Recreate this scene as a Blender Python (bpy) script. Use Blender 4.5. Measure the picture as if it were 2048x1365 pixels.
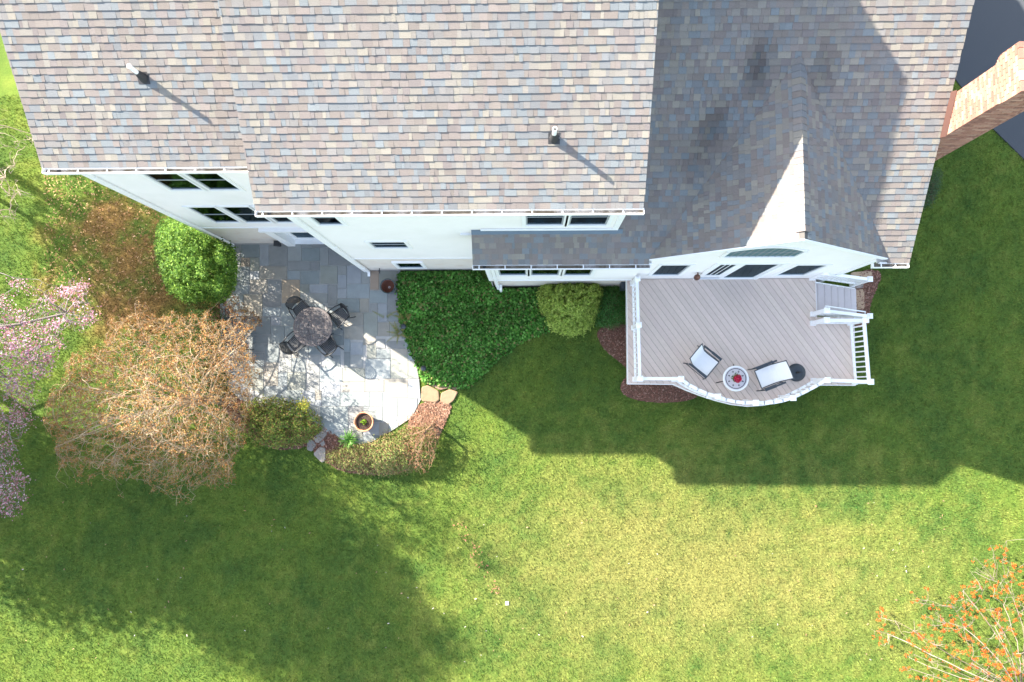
import bpy, math, random
import numpy as np
from mathutils import Vector, Matrix
random.seed(7)
rng = np.random.default_rng(11)
for o in list(bpy.data.objects):
    bpy.data.objects.remove(o)
scene = bpy.context.scene
COL = scene.collection

# ------------------------------------------------------------------ camera, sky, sun, exposure
CAM_H = 22.0                       # drone height above the lawn, metres
F, CX, CY = 1420.0, 1024.0, 682.5  # survey of the photograph: focal length and centre (px of 2048)
NU, NV = 1061.0, 778.0             # point straight below the drone
SUN = Vector((1.235, -0.785, -1.0)).normalized()   # the way the sunlight travels
zc = Vector(((CX - NU) / F, (NV - CY) / F, 1.0)).normalized()
xw = (Vector((1, 0, 0)) - zc.x * zc).normalized()
yw = zc.cross(xw)
ROT = Matrix((xw, yw, zc))
cam_data = bpy.data.cameras.new("camera")
cam_data.sensor_width = 36.0
cam_data.lens = 36.0 * F / 2048.0
cam_data.clip_end = 500.0
cam = bpy.data.objects.new("camera", cam_data)
COL.objects.link(cam)
cam.matrix_world = Matrix.Translation((0, 0, CAM_H)) @ ROT.to_4x4()
scene.camera = cam

world = bpy.data.worlds.new("World")
scene.world = world
world.use_nodes = True
wn = world.node_tree
sky = wn.nodes.new("ShaderNodeTexSky")
sky.sky_type = 'NISHITA'
sky.sun_disc = False
sky.sun_elevation = math.asin(-SUN.z)
sky.sun_rotation = math.atan2(-SUN.x, -SUN.y)
sky.air_density = 1.2
sky.dust_density = 1.5
hs = wn.nodes.new("ShaderNodeHueSaturation")      # thin high haze: a paler sky than clear blue
hs.inputs["Saturation"].default_value = 0.78
wn.links.new(sky.outputs[0], hs.inputs["Color"])
wn.links.new(hs.outputs[0], wn.nodes["Background"].inputs[0])
wn.nodes["Background"].inputs[1].default_value = 0.13

sun_data = bpy.data.lights.new("sun", 'SUN')
sun_data.energy = 5.0
sun_data.angle = math.radians(0.6)
sun_data.color = (1.0, 0.91, 0.78)
sun = bpy.data.objects.new("sun", sun_data)
COL.objects.link(sun)
sun.rotation_euler = SUN.to_track_quat('-Z', 'Y').to_euler()

vs = scene.view_settings
vs.view_transform = 'Standard'
vs.look = 'None'
vs.exposure = 2.18
vs.gamma = 1.0
vs.use_curve_mapping = False

# ------------------------------------------------------------------ survey helpers
def ray(u, v):
    return ROT @ Vector(((u - CX) / F, (CY - v) / F, -1.0))
def at(u, v, z=0.0):
    d = ray(u, v); t = (z - CAM_H) / d.z
    return Vector((t * d.x, t * d.y, z))
def aty(u, v, y):
    d = ray(u, v); t = y / d.y
    return Vector((t * d.x, y, CAM_H + t * d.z))
def onslope(u, v, z0, y0, p):
    d = ray(u, v); t = (z0 - p * y0 - CAM_H) / (d.z - p * d.y)
    return Vector((t * d.x, t * d.y, CAM_H + t * d.z))

# ------------------------------------------------------------------ materials
def srgb(r, g, b):
    f = lambda c: (c / 255 / 12.92) if c <= 10 else ((c / 255 + 0.055) / 1.055) ** 2.4
    return (f(r), f(g), f(b))
MATS = {}
def mat(name, color=(0.5, 0.5, 0.5), rough=0.6, var=0.0, vscale=6.0, bump=0.0, bscale=60.0, attr=False,
        metal=0.0, spec=0.5, trans=0.0, c2=None, c2scale=2.0, c2lo=0.45, c2hi=0.6, emit=None):
    if name in MATS:
        return MATS[name]
    m = bpy.data.materials.new(name); m.use_nodes = True
    nt = m.node_tree; N = nt.nodes; L = nt.links
    b = N["Principled BSDF"]
    b.inputs["Roughness"].default_value = rough
    b.inputs["Metallic"].default_value = metal
    b.inputs["Specular IOR Level"].default_value = spec
    tc = N.new("ShaderNodeTexCoord")
    geo = N.new("ShaderNodeNewGeometry")
    pos = geo.outputs["Position"]
    if attr:
        a = N.new("ShaderNodeAttribute"); a.attribute_name = "Col"
        src = a.outputs["Color"]
    else:
        rgb = N.new("ShaderNodeRGB"); rgb.outputs[0].default_value = (*color, 1)
        src = rgb.outputs[0]
    if c2 is not None:
        nz = N.new("ShaderNodeTexNoise"); nz.inputs["Scale"].default_value = c2scale
        nz.inputs["Detail"].default_value = 6
        L.new(pos, nz.inputs["Vector"])
        mr = N.new("ShaderNodeMapRange"); mr.inputs[1].default_value = c2lo; mr.inputs[2].default_value = c2hi
        L.new(nz.outputs[0], mr.inputs[0])
        mx = N.new("ShaderNodeMix"); mx.data_type = 'RGBA'
        L.new(mr.outputs[0], mx.inputs[0]); L.new(src, mx.inputs[6]); mx.inputs[7].default_value = (*c2, 1)
        src = mx.outputs[2]
    if var > 0:
        nz = N.new("ShaderNodeTexNoise"); nz.inputs["Scale"].default_value = vscale
        nz.inputs["Detail"].default_value = 8; nz.inputs["Roughness"].default_value = 0.7
        L.new(pos, nz.inputs["Vector"])
        mr = N.new("ShaderNodeMapRange"); mr.inputs[1].default_value = 0.25; mr.inputs[2].default_value = 0.75
        mr.inputs[3].default_value = 1 - var; mr.inputs[4].default_value = 1 + var
        L.new(nz.outputs[0], mr.inputs[0])
        hs = N.new("ShaderNodeVectorMath"); hs.operation = 'SCALE'
        L.new(src, hs.inputs[0]); L.new(mr.outputs[0], hs.inputs["Scale"])
        src = hs.outputs[0]
    L.new(src, b.inputs["Base Color"])
    if bump > 0:
        nz = N.new("ShaderNodeTexNoise"); nz.inputs["Scale"].default_value = bscale; nz.inputs["Detail"].default_value = 6
        L.new(pos, nz.inputs["Vector"])
        bp = N.new("ShaderNodeBump"); bp.inputs["Strength"].default_value = bump; bp.inputs["Distance"].default_value = 0.02
        L.new(nz.outputs[0], bp.inputs["Height"]); L.new(bp.outputs[0], b.inputs["Normal"])
    if trans > 0:
        tr = N.new("ShaderNodeBsdfTranslucent"); L.new(src, tr.inputs[0])
        ms = N.new("ShaderNodeMixShader"); ms.inputs[0].default_value = trans
        L.new(b.outputs[0], ms.inputs[1]); L.new(tr.outputs[0], ms.inputs[2])
        L.new(ms.outputs[0], N["Material Output"].inputs[0])
    MATS[name] = m
    return m

mat("shingle", attr=True, rough=0.9, var=0.16, vscale=55, bump=0.25, bscale=160, spec=0.2)
mat("roof_deck", (0.10, 0.095, 0.09), 0.95)
mat("siding", (0.85, 0.815, 0.79), 0.6, var=0.03, vscale=1.2, c2=(0.78, 0.75, 0.71), c2scale=0.9, c2lo=0.5, c2hi=0.8)
mat("stucco", (0.72, 0.65, 0.59), 0.85, var=0.07, vscale=5, c2=(0.60, 0.47, 0.38), c2scale=2.5, c2lo=0.52, c2hi=0.85, bump=0.2, bscale=40)
mat("trim", (0.86, 0.86, 0.86), 0.45, var=0.025, vscale=3)
mat("rail_vinyl", (0.88, 0.88, 0.88), 0.35, var=0.02, vscale=4)
mat("gutter_debris", (0.16, 0.135, 0.10), 0.95, var=0.5, vscale=18, c2=(0.34, 0.32, 0.30), c2scale=3)
mat("flashing", (0.10, 0.14, 0.18), 0.5, var=0.1)
mat("black_metal", (0.02, 0.022, 0.025), 0.45, var=0.2, vscale=30)
mat("dark_metal", (0.035, 0.045, 0.055), 0.4, var=0.2, vscale=20)
mat("rust_iron", (0.12, 0.10, 0.095), 0.6, var=0.25, vscale=14, c2=(0.06, 0.055, 0.06), c2scale=2.2, c2lo=0.42, c2hi=0.68)
mat("pvc", (0.82, 0.82, 0.80), 0.4)
mat("rubber", (0.03, 0.03, 0.033), 0.7)
mat("room", (0.05, 0.065, 0.07), 0.9)
mat("blind", (0.58, 0.68, 0.70), 0.7)
mat("sash", (0.34, 0.36, 0.38), 0.5)
mat("deck_board", attr=True, rough=0.7, var=0.05, vscale=9, bump=0.1, bscale=90, spec=0.3)
mat("sling", (0.78, 0.77, 0.75), 0.8, var=0.03, vscale=12, bump=0.1, bscale=300)
mat("mosaic", (0.55, 0.52, 0.53), 0.35, var=0.12, vscale=25)
mat("stone_white", (0.78, 0.78, 0.78), 0.4, var=0.06, vscale=20)
mat("flagstone", attr=True, rough=0.75, var=0.13, vscale=4, bump=0.15, bscale=25, spec=0.3)
mat("mortar", (0.40, 0.39, 0.37), 0.95, var=0.12, vscale=20)
mat("fieldstone", attr=True, rough=0.85, var=0.16, vscale=6, bump=0.3, bscale=18)
mat("brick", attr=True, rough=0.85, var=0.15, vscale=30)
mat("brick_mortar", (0.72, 0.66, 0.60), 0.95, var=0.1, vscale=30)
mat("asphalt", (0.05, 0.056, 0.065), 0.9, var=0.15, vscale=60, bump=0.3, bscale=120)
mat("mulch", attr=True, rough=0.95, var=0.35, vscale=25)
mat("lawn", attr=True, rough=0.95, var=0.3, vscale=22, bump=0.6, bscale=30, spec=0.1)
mat("grass", attr=True, rough=0.8, spec=0.15, trans=0.25)
mat("leaf", attr=True, rough=0.6, spec=0.2, trans=0.3)
mat("petal", attr=True, rough=0.7, spec=0.2, trans=0.35)
mat("bark", attr=True, rough=0.9, var=0.2, vscale=30, spec=0.2)
mat("terracotta", (0.55, 0.21, 0.10), 0.8, var=0.12, vscale=12, c2=(0.62, 0.33, 0.2), c2scale=5)
mat("glazed_pot", (0.03, 0.05, 0.055), 0.25, var=0.3, vscale=10)
mat("pot_inside", (0.17, 0.065, 0.04), 0.8, var=0.2, vscale=14)
mat("soil", (0.045, 0.03, 0.022), 0.95, var=0.4, vscale=30, bump=0.6, bscale=50)
mat("copper", (0.16, 0.08, 0.06), 0.4, metal=0.7)
mat("plastic_green", (0.30, 0.55, 0.45), 0.5)

g = bpy.data.materials.new("window_glass"); g.use_nodes = True; MATS["window_glass"] = g
N = g.node_tree.nodes; L = g.node_tree.links
for n in list(N):
    if n.type == 'BSDF_PRINCIPLED': N.remove(n)
gl = N.new("ShaderNodeBsdfGlossy"); gl.inputs["Roughness"].default_value = 0.03; gl.inputs[0].default_value = (0.24, 0.34, 0.40, 1)
tr = N.new("ShaderNodeBsdfTransparent"); tr.inputs[0].default_value = (0.62, 0.74, 0.76, 1)
fr = N.new("ShaderNodeFresnel"); fr.inputs[0].default_value = 1.5
mx = N.new("ShaderNodeMixShader")
L.new(fr.outputs[0], mx.inputs[0]); L.new(tr.outputs[0], mx.inputs[1]); L.new(gl.outputs[0], mx.inputs[2])
L.new(mx.outputs[0], N["Material Output"].inputs[0])

# ------------------------------------------------------------------ mesh helpers
def link(name, me, parent=None):
    o = bpy.data.objects.new(name, me)
    COL.objects.link(o)
    if parent is not None:
        o.parent = parent
        o.matrix_parent_inverse = world_of(parent).inverted()
    return o
WM = {}
def world_of(o):
    return WM.get(o.name, Matrix())
def thing(name, loc, label, cat, group=None):
    o = bpy.data.objects.new(name, None); COL.objects.link(o)
    o.empty_display_size = 0.3
    o.location = loc
    WM[o.name] = Matrix.Translation(loc)
    tag(o, label, cat, group)
    return o
def tag(o, label=None, cat=None, group=None, kind=None):
    if label: o["label"] = label
    if cat: o["category"] = cat
    if group: o["group"] = group
    if kind: o["kind"] = kind
    return o

class MB:
    def __init__(s):
        s.v = []; s.f = []; s.c = []; s.col = (0.5, 0.5, 0.5)
    def add(s, pts, faces):
        n = len(s.v); s.v.extend([tuple(p) for p in pts])
        for f in faces:
            s.f.append([n + i for i in f]); s.c.append(s.col)
        return s
    def box(s, x0, y0, z0, x1, y1, z1):
        p = [(x0,y0,z0),(x1,y0,z0),(x1,y1,z0),(x0,y1,z0),(x0,y0,z1),(x1,y0,z1),(x1,y1,z1),(x0,y1,z1)]
        return s.add(p, [(0,3,2,1),(4,5,6,7),(0,1,5,4),(1,2,6,5),(2,3,7,6),(3,0,4,7)])
    def bar(s, a, b, w, h, up=(0,0,1)):
        a = Vector(a); b = Vector(b); d = (b - a).normalized(); up = Vector(up)
        if abs(d.dot(up)) > 0.99: up = Vector((0, 1, 0))
        sd = d.cross(up).normalized(); u = sd.cross(d).normalized()
        p = []
        for q in (a, b):
            for i, j in ((-1,-1),(1,-1),(1,1),(-1,1)):
                p.append(q + sd * (i * w / 2) + u * (j * h / 2))
        return s.add(p, [(0,1,2,3),(7,6,5,4),(0,4,5,1),(1,5,6,2),(2,6,7,3),(3,7,4,0)])
    def prism(s, poly, z0, z1):
        n = len(poly)
        a = sum(poly[i][0]*poly[(i+1)%n][1]-poly[(i+1)%n][0]*poly[i][1] for i in range(n))
        if a < 0: poly = poly[::-1]
        p = [(q[0],q[1],z0) for q in poly] + [(q[0],q[1],z1) for q in poly]
        f = [list(range(n))[::-1], list(range(n, 2*n))] + [(i,(i+1)%n,n+(i+1)%n,n+i) for i in range(n)]
        return s.add(p, f)
    def tube(s, pts, radii, n=6, cap=True):
        pts = [Vector(p) for p in pts]
        if not hasattr(radii, '__len__'): radii = [radii]*len(pts)
        P = []; ref = None
        for i, p in enumerate(pts):
            d = (pts[min(i+1,len(pts)-1)] - pts[max(i-1,0)])
            if d.length < 1e-9: d = Vector((0,0,1))
            d.normalize()
            if ref is None:
                ref = Vector((1,0,0)) if abs(d.x) < 0.8 else Vector((0,1,0))
            a = (ref - d * ref.dot(d))
            if a.length < 1e-6: a = d.orthogonal()
            a.normalize(); b = d.cross(a); ref = a
            for k in range(n):
                t = 2*math.pi*k/n
                P.append(p + (a*math.cos(t) + b*math.sin(t))*radii[i])
        f = []
        for i in range(len(pts)-1):
            for k in range(n):
                f.append((i*n+k, i*n+(k+1)%n, (i+1)*n+(k+1)%n, (i+1)*n+k))
        if cap:
            f.append(list(range(n))[::-1]); f.append([(len(pts)-1)*n+k for k in range(n)])
        return s.add(P, f)
    def lathe(s, c, prof, n=32):
        P = []; m = len(prof)
        for k in range(n):
            t = 2*math.pi*k/n
            for r, z in prof: P.append((c[0]+r*math.cos(t), c[1]+r*math.sin(t), c[2]+z))
        f = []
        for k in range(n):
            for i in range(m-1):
                f.append((k*m+i, ((k+1)%n)*m+i, ((k+1)%n)*m+i+1, k*m+i+1))
        return s.add(P, f)
    def build(s, name, material, parent=None, smooth=False, local=False):
        me = bpy.data.meshes.new(name)
        me.from_pydata(s.v, [], s.f)
        me.materials.append(MATS[material])
        ca = me.color_attributes.new("Col", 'FLOAT_COLOR', 'CORNER')
        tot = np.array([len(f) for f in s.f]); c = np.repeat(np.array(s.c, dtype=np.float32), tot, axis=0)
        ca.data.foreach_set("color", np.hstack([c, np.ones((len(c),1), np.float32)]).ravel())
        if smooth: me.polygons.foreach_set("use_smooth", [True]*len(me.polygons))
        me.update()
        if local:
            o = bpy.data.objects.new(name, me); COL.objects.link(o); o.parent = parent
            return o
        return link(name, me, parent)

def np_mesh(name, verts, faces, cols, material, parent=None, smooth=False):
    """verts (n,3), faces (m,k), cols per face (m,3)"""
    verts = np.asarray(verts, np.float32); faces = np.asarray(faces, np.int32)
    me = bpy.data.meshes.new(name)
    m, k = faces.shape
    me.vertices.add(len(verts)); me.vertices.foreach_set("co", verts.ravel())
    me.loops.add(m*k); me.loops.foreach_set("vertex_index", faces.ravel())
    me.polygons.add(m); me.polygons.foreach_set("loop_start", np.arange(0, m*k, k, dtype=np.int32))
    me.polygons.foreach_set("loop_total", np.full(m, k, np.int32))
    if smooth: me.polygons.foreach_set("use_smooth", np.ones(m, bool))
    me.materials.append(MATS[material])
    ca = me.color_attributes.new("Col", 'FLOAT_COLOR', 'CORNER')
    cols = np.asarray(cols, np.float32)
    c = cols.reshape(-1, 3) if cols.ndim == 3 else np.repeat(cols, k, axis=0)
    ca.data.foreach_set("color", np.hstack([c, np.ones((len(c),1), np.float32)]).ravel())
    me.update(calc_edges=True)
    me.validate()
    return link(name, me, parent)

def vnoise(x, y, scale, seed=0):
    x = np.asarray(x)*scale; y = np.asarray(y)*scale
    xi = np.floor(x).astype(np.int64); yi = np.floor(y).astype(np.int64)
    fx = x-xi; fy = y-yi; fx = fx*fx*(3-2*fx); fy = fy*fy*(3-2*fy)
    def h(a, b):
        n = (a*374761393 + b*668265263 + seed*1442695041) & 0x7fffffff
        n = ((n ^ (n >> 13))*1274126177) & 0x7fffffff
        return ((n ^ (n >> 16)) & 0xffff)/65535.0
    return (h(xi,yi)*(1-fx)+h(xi+1,yi)*fx)*(1-fy)+(h(xi,yi+1)*(1-fx)+h(xi+1,yi+1)*fx)*fy
def fbm(x, y, scale, seed=0, octv=4):
    r = 0; a = 0.5; t = 0
    for i in range(octv):
        r = r + a*vnoise(x, y, scale*2**i, seed+i); t += a; a *= 0.5
    return r/t
def inpoly(x, y, poly):
    x = np.asarray(x); y = np.asarray(y); ins = np.zeros(x.shape, bool); n = len(poly)
    for i in range(n):
        x0, y0 = poly[i][0], poly[i][1]; x1, y1 = poly[(i+1)%n][0], poly[(i+1)%n][1]
        c = ((y0 > y) != (y1 > y)) & (x < (x1-x0)*(y-y0)/((y1-y0) if y1 != y0 else 1e-9)+x0)
        ins ^= c
    return ins
def clip_half(poly, a, b, c):
    """keep a*x+b*y <= c"""
    out = []; n = len(poly)
    for i in range(n):
        p = poly[i]; q = poly[(i+1)%n]
        dp = a*p[0]+b*p[1]-c; dq = a*q[0]+b*q[1]-c
        if dp <= 0: out.append(p)
        if dp*dq < 0:
            t = dp/(dp-dq); out.append((p[0]+(q[0]-p[0])*t, p[1]+(q[1]-p[1])*t))
    return out
def clip_convex(poly, conv):
    n = len(conv)
    area = sum(conv[i][0]*conv[(i+1)%n][1]-conv[(i+1)%n][0]*conv[i][1] for i in range(n))
    for i in range(n):
        p = conv[i]; q = conv[(i+1)%n]
        ex, ey = q[0]-p[0], q[1]-p[1]
        a, b = (ey, -ex) if area > 0 else (-ey, ex)
        poly = clip_half(poly, a, b, a*p[0]+b*p[1])
        if len(poly) < 3: return []
    return poly
def px_poly(pts, z=0.0):
    return [tuple(at(u, v, z))[:2] for u, v in pts]
def smooth_poly(pts, it=2):
    for _ in range(it):
        out = []
        for i in range(len(pts)):
            p, q = pts[i], pts[(i+1)%len(pts)]
            out += [(0.75*p[0]+0.25*q[0], 0.75*p[1]+0.25*q[1]), (0.25*p[0]+0.75*q[0], 0.25*p[1]+0.75*q[1])]
        pts = out
    return pts

# ================================================================== THE HOUSE
P = 0.583                        # roof pitch (7 in 12)
EAVE, EAVE_R = 8.15, 5.30
YL, YM, YS, YG = 4.57, 3.69, 3.12, 3.20      # rear wall planes: left wing, main block, sunroom, gable room
XL0, XM0, XM1, XR1 = -9.50, -5.18, 1.99, 8.62
XS0 = -1.15
RIDGE_M = 10.0
house = thing("house", (0, 8, 0), "large cream house with grey-brown shingle roofs filling the top of the view", "house")

def rects_minus(x0, x1, z0, z1, ops):
    xs = sorted({x0, x1, *[min(max(o[0],x0),x1) for o in ops], *[min(max(o[1],x0),x1) for o in ops]})
    zs = sorted({z0, z1, *[min(max(o[2],z0),z1) for o in ops], *[min(max(o[3],z0),z1) for o in ops]})
    out = []
    for i in range(len(xs)-1):
        for j in range(len(zs)-1):
            cx, cz = (xs[i]+xs[i+1])/2, (zs[j]+zs[j+1])/2
            if not any(o[0] < cx < o[1] and o[2] < cz < o[3] for o in ops):
                out.append((xs[i], xs[i+1], zs[j], zs[j+1]))
    return out
def lap_wall(x0, x1, z0, z1, y, ops, top=None):
    b = MB(); n = int(round((z1-z0)/0.115)); h = (z1-z0)/n
    for i in range(n):
        za, zb = z0+i*h, z0+(i+1)*h
        lo, hi = x0, x1
        if top is not None:
            lo, hi = top(zb)
            if hi - lo < 0.05: continue
        for r in rects_minus(lo, hi, za, zb, ops):
            f0 = (r[2]-za)/h; f1 = (r[3]-za)/h
            ya = y-0.014*(1-f0); yb = y-0.014*(1-f1)
            b.add([(r[0],ya,r[2]),(r[1],ya,r[2]),(r[1],yb,r[3]),(r[0],yb,r[3])], [(0,1,2,3)])
            if f0 < 0.01:
                b.add([(r[0],ya,r[2]),(r[0],y,r[2]),(r[1],y,r[2]),(r[1],ya,r[2])], [(0,1,2,3)])
    return b.build("wall", "siding", house)
def flat_wall(x0, x1, z0, z1, y, ops, m="stucco", name="foundation_wall"):
    b = MB()
    for r in rects_minus(x0, x1, z0, z1, ops):
        b.add([(r[0],y,r[2]),(r[1],y,r[2]),(r[1],y,r[3]),(r[0],y,r[3])], [(0,1,2,3)])
    return b.build(name, m, house)
def side_wall(name, pts, m="siding"):
    MB().add(pts, [list(range(len(pts)))]).build(name, m, house)

def window(x0, x1, z0, z1, y, blind=True, muntin=(2, 2), head=True, split=True):
    """glass size given; casing proud of the wall, sash and glass set back, room behind"""
    c = 0.085
    b = MB()
    ya, yb = y-0.034, y+0.09
    b.box(x0-c, ya, z0-c, x0, yb, z1+c); b.box(x1, ya, z0-c, x1+c, yb, z1+c)
    b.box(x0, ya, z1, x1, yb, z1+c); b.box(x0, ya, z0-c, x1, yb, z0)
    w = b.build("window", "trim", house)
    s = MB(); k = 0.035
    s.box(x0, y-0.012, z0, x0+k, y+0.04, z1); s.box(x1-k, y-0.012, z0, x1, y+0.04, z1)
    s.box(x0+k, y-0.012, z0, x1-k, y+0.04, z0+k); s.box(x0+k, y-0.012, z1-k, x1-k, y+0.04, z1)
    zm = (z0+z1)/2
    if split: s.box(x0+k, y-0.010, zm-0.02, x1-k, y+0.038, zm+0.02)
    s.build("sash", "sash", w)
    segs = [(z0+k, zm-0.02), (zm+0.02, z1-k)] if split else [(z0+k, z1-k)]
    for a, d in segs:
        MB().box(x0+k, y+0.0, a, x1-k, y+0.006, d).build("pane", "window_glass", w)
        nx, nz = muntin
        mm = MB()
        for i in range(1, nx): xx = x0+k+(x1-x0-2*k)*i/nx; mm.box(xx-0.008, y+0.008, a, xx+0.008, y+0.018, d)
        for i in range(1, nz): zz = a+(d-a)*i/nz; mm.box(x0+k, y+0.009, zz-0.008, x1-k, y+0.019, zz+0.008)
        if mm.v: mm.build("muntin", "sash", w)
    if blind:
        bl = MB(); z = z0+0.03
        top = z1-0.02
        while z < top:
            bl.add([(x0+k, y+0.022, z), (x1-k, y+0.022, z), (x1-k, y+0.040, z+0.030), (x0+k, y+0.040, z+0.030)], [(0,1,2,3)])
            z += 0.045
        bl.build("blind", "blind", w)
    r = MB(); e = 0.02
    r.add([(x0-e,yb,z0-e),(x1+e,yb,z0-e),(x1+e,yb,z1+e),(x0-e,yb,z1+e),(x0-e,yb+.5,z0-e),(x1+e,yb+.5,z0-e),(x1+e,yb+.5,z1+e),(x0-e,yb+.5,z1+e)],
          [(4,5,6,7),(0,1,5,4),(3,7,6,2),(0,4,7,3),(1,2,6,5)])
    r.build("room_recess", "room", w)
    return (x0-0.06, x1+0.06, z0-0.06, z1+0.06)
def win_px(bl, br, y, ztop=None, top=None, **k):
    a = aty(*bl, y); c = aty(*br, y)
    z1 = ztop if ztop is not None else aty(*top, y).z
    return window(a.x, c.x, a.z, z1, y, **k)

# ---- left wing rear wall
opsL = [win_px((343,378.6),(407.5,378.6),YL,ztop=7.62), win_px((420.6,378.6),(482,378.6),YL,ztop=7.62),
        win_px((431.3,443.9),(482,443.9),YL,top=(374.6,413.2)), win_px((493.3,443.9),(545,443.9),YL,top=(374.6,413.2)),
        win_px((555.5,443.9),(606,443.9),YL,top=(374.6,413.2))]
JL = 2.36
xd0 = aty(592,488.5,YL).x
door_op = (xd0, XM0-0.02, 0.0, 2.0)
lap_wall(XL0, XM0, JL, 8.0, YL, opsL)
flat_wall(XL0, XM0, -0.2, JL, YL+0.02, [(xd0-0.02, XM0+0.1, -0.3, 2.02)])
MB().box(XL0-0.02, YL-0.03, JL-0.05, XM0, YL+0.02, JL+0.03).build("water_table", "trim", house)
# basement door set back in the wall
d = MB(); d.box(xd0-0.24, YL-0.09, 0.012, xd0, YL+0.2, 2.10); d.box(xd0-0.34, YL-0.11, 2.10, XM0-0.01, YL+0.2, 2.22)
dr = d.build("door", "trim", house)
l = MB(); yy = YL+0.14
l.box(xd0, yy, 0.06, xd0+0.13, yy+0.05, 2.10); l.box(xd0+0.13, yy, 0.06, XM0, yy+0.05, 0.22)
l.box(xd0-0.0, YL-0.02, 0.01, XM0-0.01, yy+0.05, 0.06)
l.build("door_leaf", "trim", dr)
MB().box(xd0+0.13, yy+0.02, 0.22, XM0+0.3, yy+0.03, 2.1).build("pane", "window_glass", dr)
bl = MB()
for i in range(30):
    bl.box(xd0+0.13, yy+0.07, 0.25+i*0.06, XM0+0.3, yy+0.10, 0.275+i*0.06)
bl.build("blind", "blind", dr)
MB().box(xd0-0.2, yy+0.4, -0.1, XM0+0.3, yy+0.42, 2.3).build("room_recess", "room", dr)
# ---- main block rear wall
opsM = [win_px((639.3,448.3),(687.7,448.3),YM,ztop=7.62), win_px((750,495),(818.5,495),YM,top=(760,482.8)),
        win_px((1051.8,449.2),(1125.6,449.2),YM,ztop=7.62), win_px((1136.7,449),(1212,449),YM,ztop=7.62)]
JM = 2.22
bw = win_px((800,535),(848,534.8),YM,top=(810,525.3), blind=False, muntin=(1,1), split=False)
lap_wall(XM0, XM1, JM, 8.0, YM, opsM)
flat_wall(XM0, XS0, -0.2, JM, YM+0.02, [bw])
MB().box(XM0, YM-0.028, JM-0.04, XS0, YM+0.02, JM+0.02).build("water_table", "trim", house)
# ---- sunroom rear wall
opsS = [win_px((999,549.8),(1053,549.8),YS,ztop=4.62), win_px((1061.8,549.8),(1116.8,549.8),YS,ztop=4.62), win_px((1127,549.8),(1180,549.8),YS,ztop=4.62)]
JS = 1.80
lap_wall(XS0, 2.9, JS, 5.2, YS, opsS)
flat_wall(XS0+0.06, 2.9, -0.2, JS, YS+0.06, [])
MB().box(XS0, YS-0.03, JS-0.04, 2.9, YS+0.06, JS+0.02).build("water_table", "trim", house)
# ---- gable room rear wall above the deck
GX, GHALF, GP, GY = 5.58, 2.86, 0.80, 3.05     # gable ridge x, half width at the eave, pitch, rake plane
ZD = 1.45
def gtop(z):
    if z < EAVE_R - 0.12: return (2.9, XR1)
    w = GHALF-(z+0.12-EAVE_R)/GP
    return (GX-w, GX+w)
opsG = [win_px((1302,549.5),(1356,549.5),YG,top=(1321,529), blind=False, muntin=(1,1), split=False),
        win_px((1552,549.5),(1606.5,549.5),YG,top=(1600,529), blind=False, muntin=(1,1), split=False)]
a0 = aty(1446.6,511.9,YG); a1 = aty(1587,511.9,YG)
pass
dx0 = aty(1395,551,YG).x; dx1 = aty(1524,551,YG).x
door_top = aty(1560,524.5,YG).z
opsG.append((dx0+0.06, dx1-0.06, 0.5, door_top))
lap_wall(2.9, XR1, 0.9, 7.5, YG, opsG, top=gtop)
flat_wall(2.9, XR1-0.04, -0.2, 0.9, YG+0.04, [])
# arched transom window
aw = MB(); n = 14; c = 0.085
def arc(t, zoff=0.0, grow=0.0):
    x = a0.x-grow+(a1.x-a0.x+2*grow)*t
    return x, a0.z+0.62+zoff+0.45*(1-(2*t-1)**2) if 0 < t < 1 else a0.z+0.62+zoff
inner = [arc(i/n) for i in range(n+1)]
outer = [(arc(i/n, c, c)) for i in range(n+1)]
for i in range(n):
    q = [inner[i], inner[i+1], outer[i+1], outer[i]]
    pts = [(p[0], YG-0.038, p[1]) for p in q] + [(p[0], YG+0.09, p[1]) for p in q]
    aw.add(pts, [(0,1,2,3),(0,4,5,1),(2,6,7,3),(4,7,6,5)])
aw.box(a0.x-c, YG-0.045, a0.z-c, a1.x+c, YG+0.09, a0.z)
aw.box(a0.x-c, YG-0.045, a0.z, a0.x, YG+0.09, a0.z+0.62); aw.box(a1.x, YG-0.045, a0.z, a1.x+c, YG+0.09, a0.z+0.62)
awo = aw.build("arched_window", "trim", house)
pl = [(a0.x, a0.z), (a1.x, a0.z)] + inner[::-1]
MB().add([(p[0], YG-0.020, p[1]) for p in pl], [list(range(len(pl)))]).build("pane", "window_glass", awo)
mm = MB()
for i in range(1, 11):
    x, zt = arc(i/11); mm.box(x-0.009, YG-0.030, a0.z, x+0.009, YG-0.022, zt)
mm.box(a0.x, YG-0.029, a0.z+0.5, a1.x, YG-0.0225, a0.z+0.517)
mm.build("muntin", "sash", awo)
MB().add([(p[0], YG-0.0165, p[1]) for p in pl], [list(range(len(pl)))]).build("blind", "blind", awo)
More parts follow.
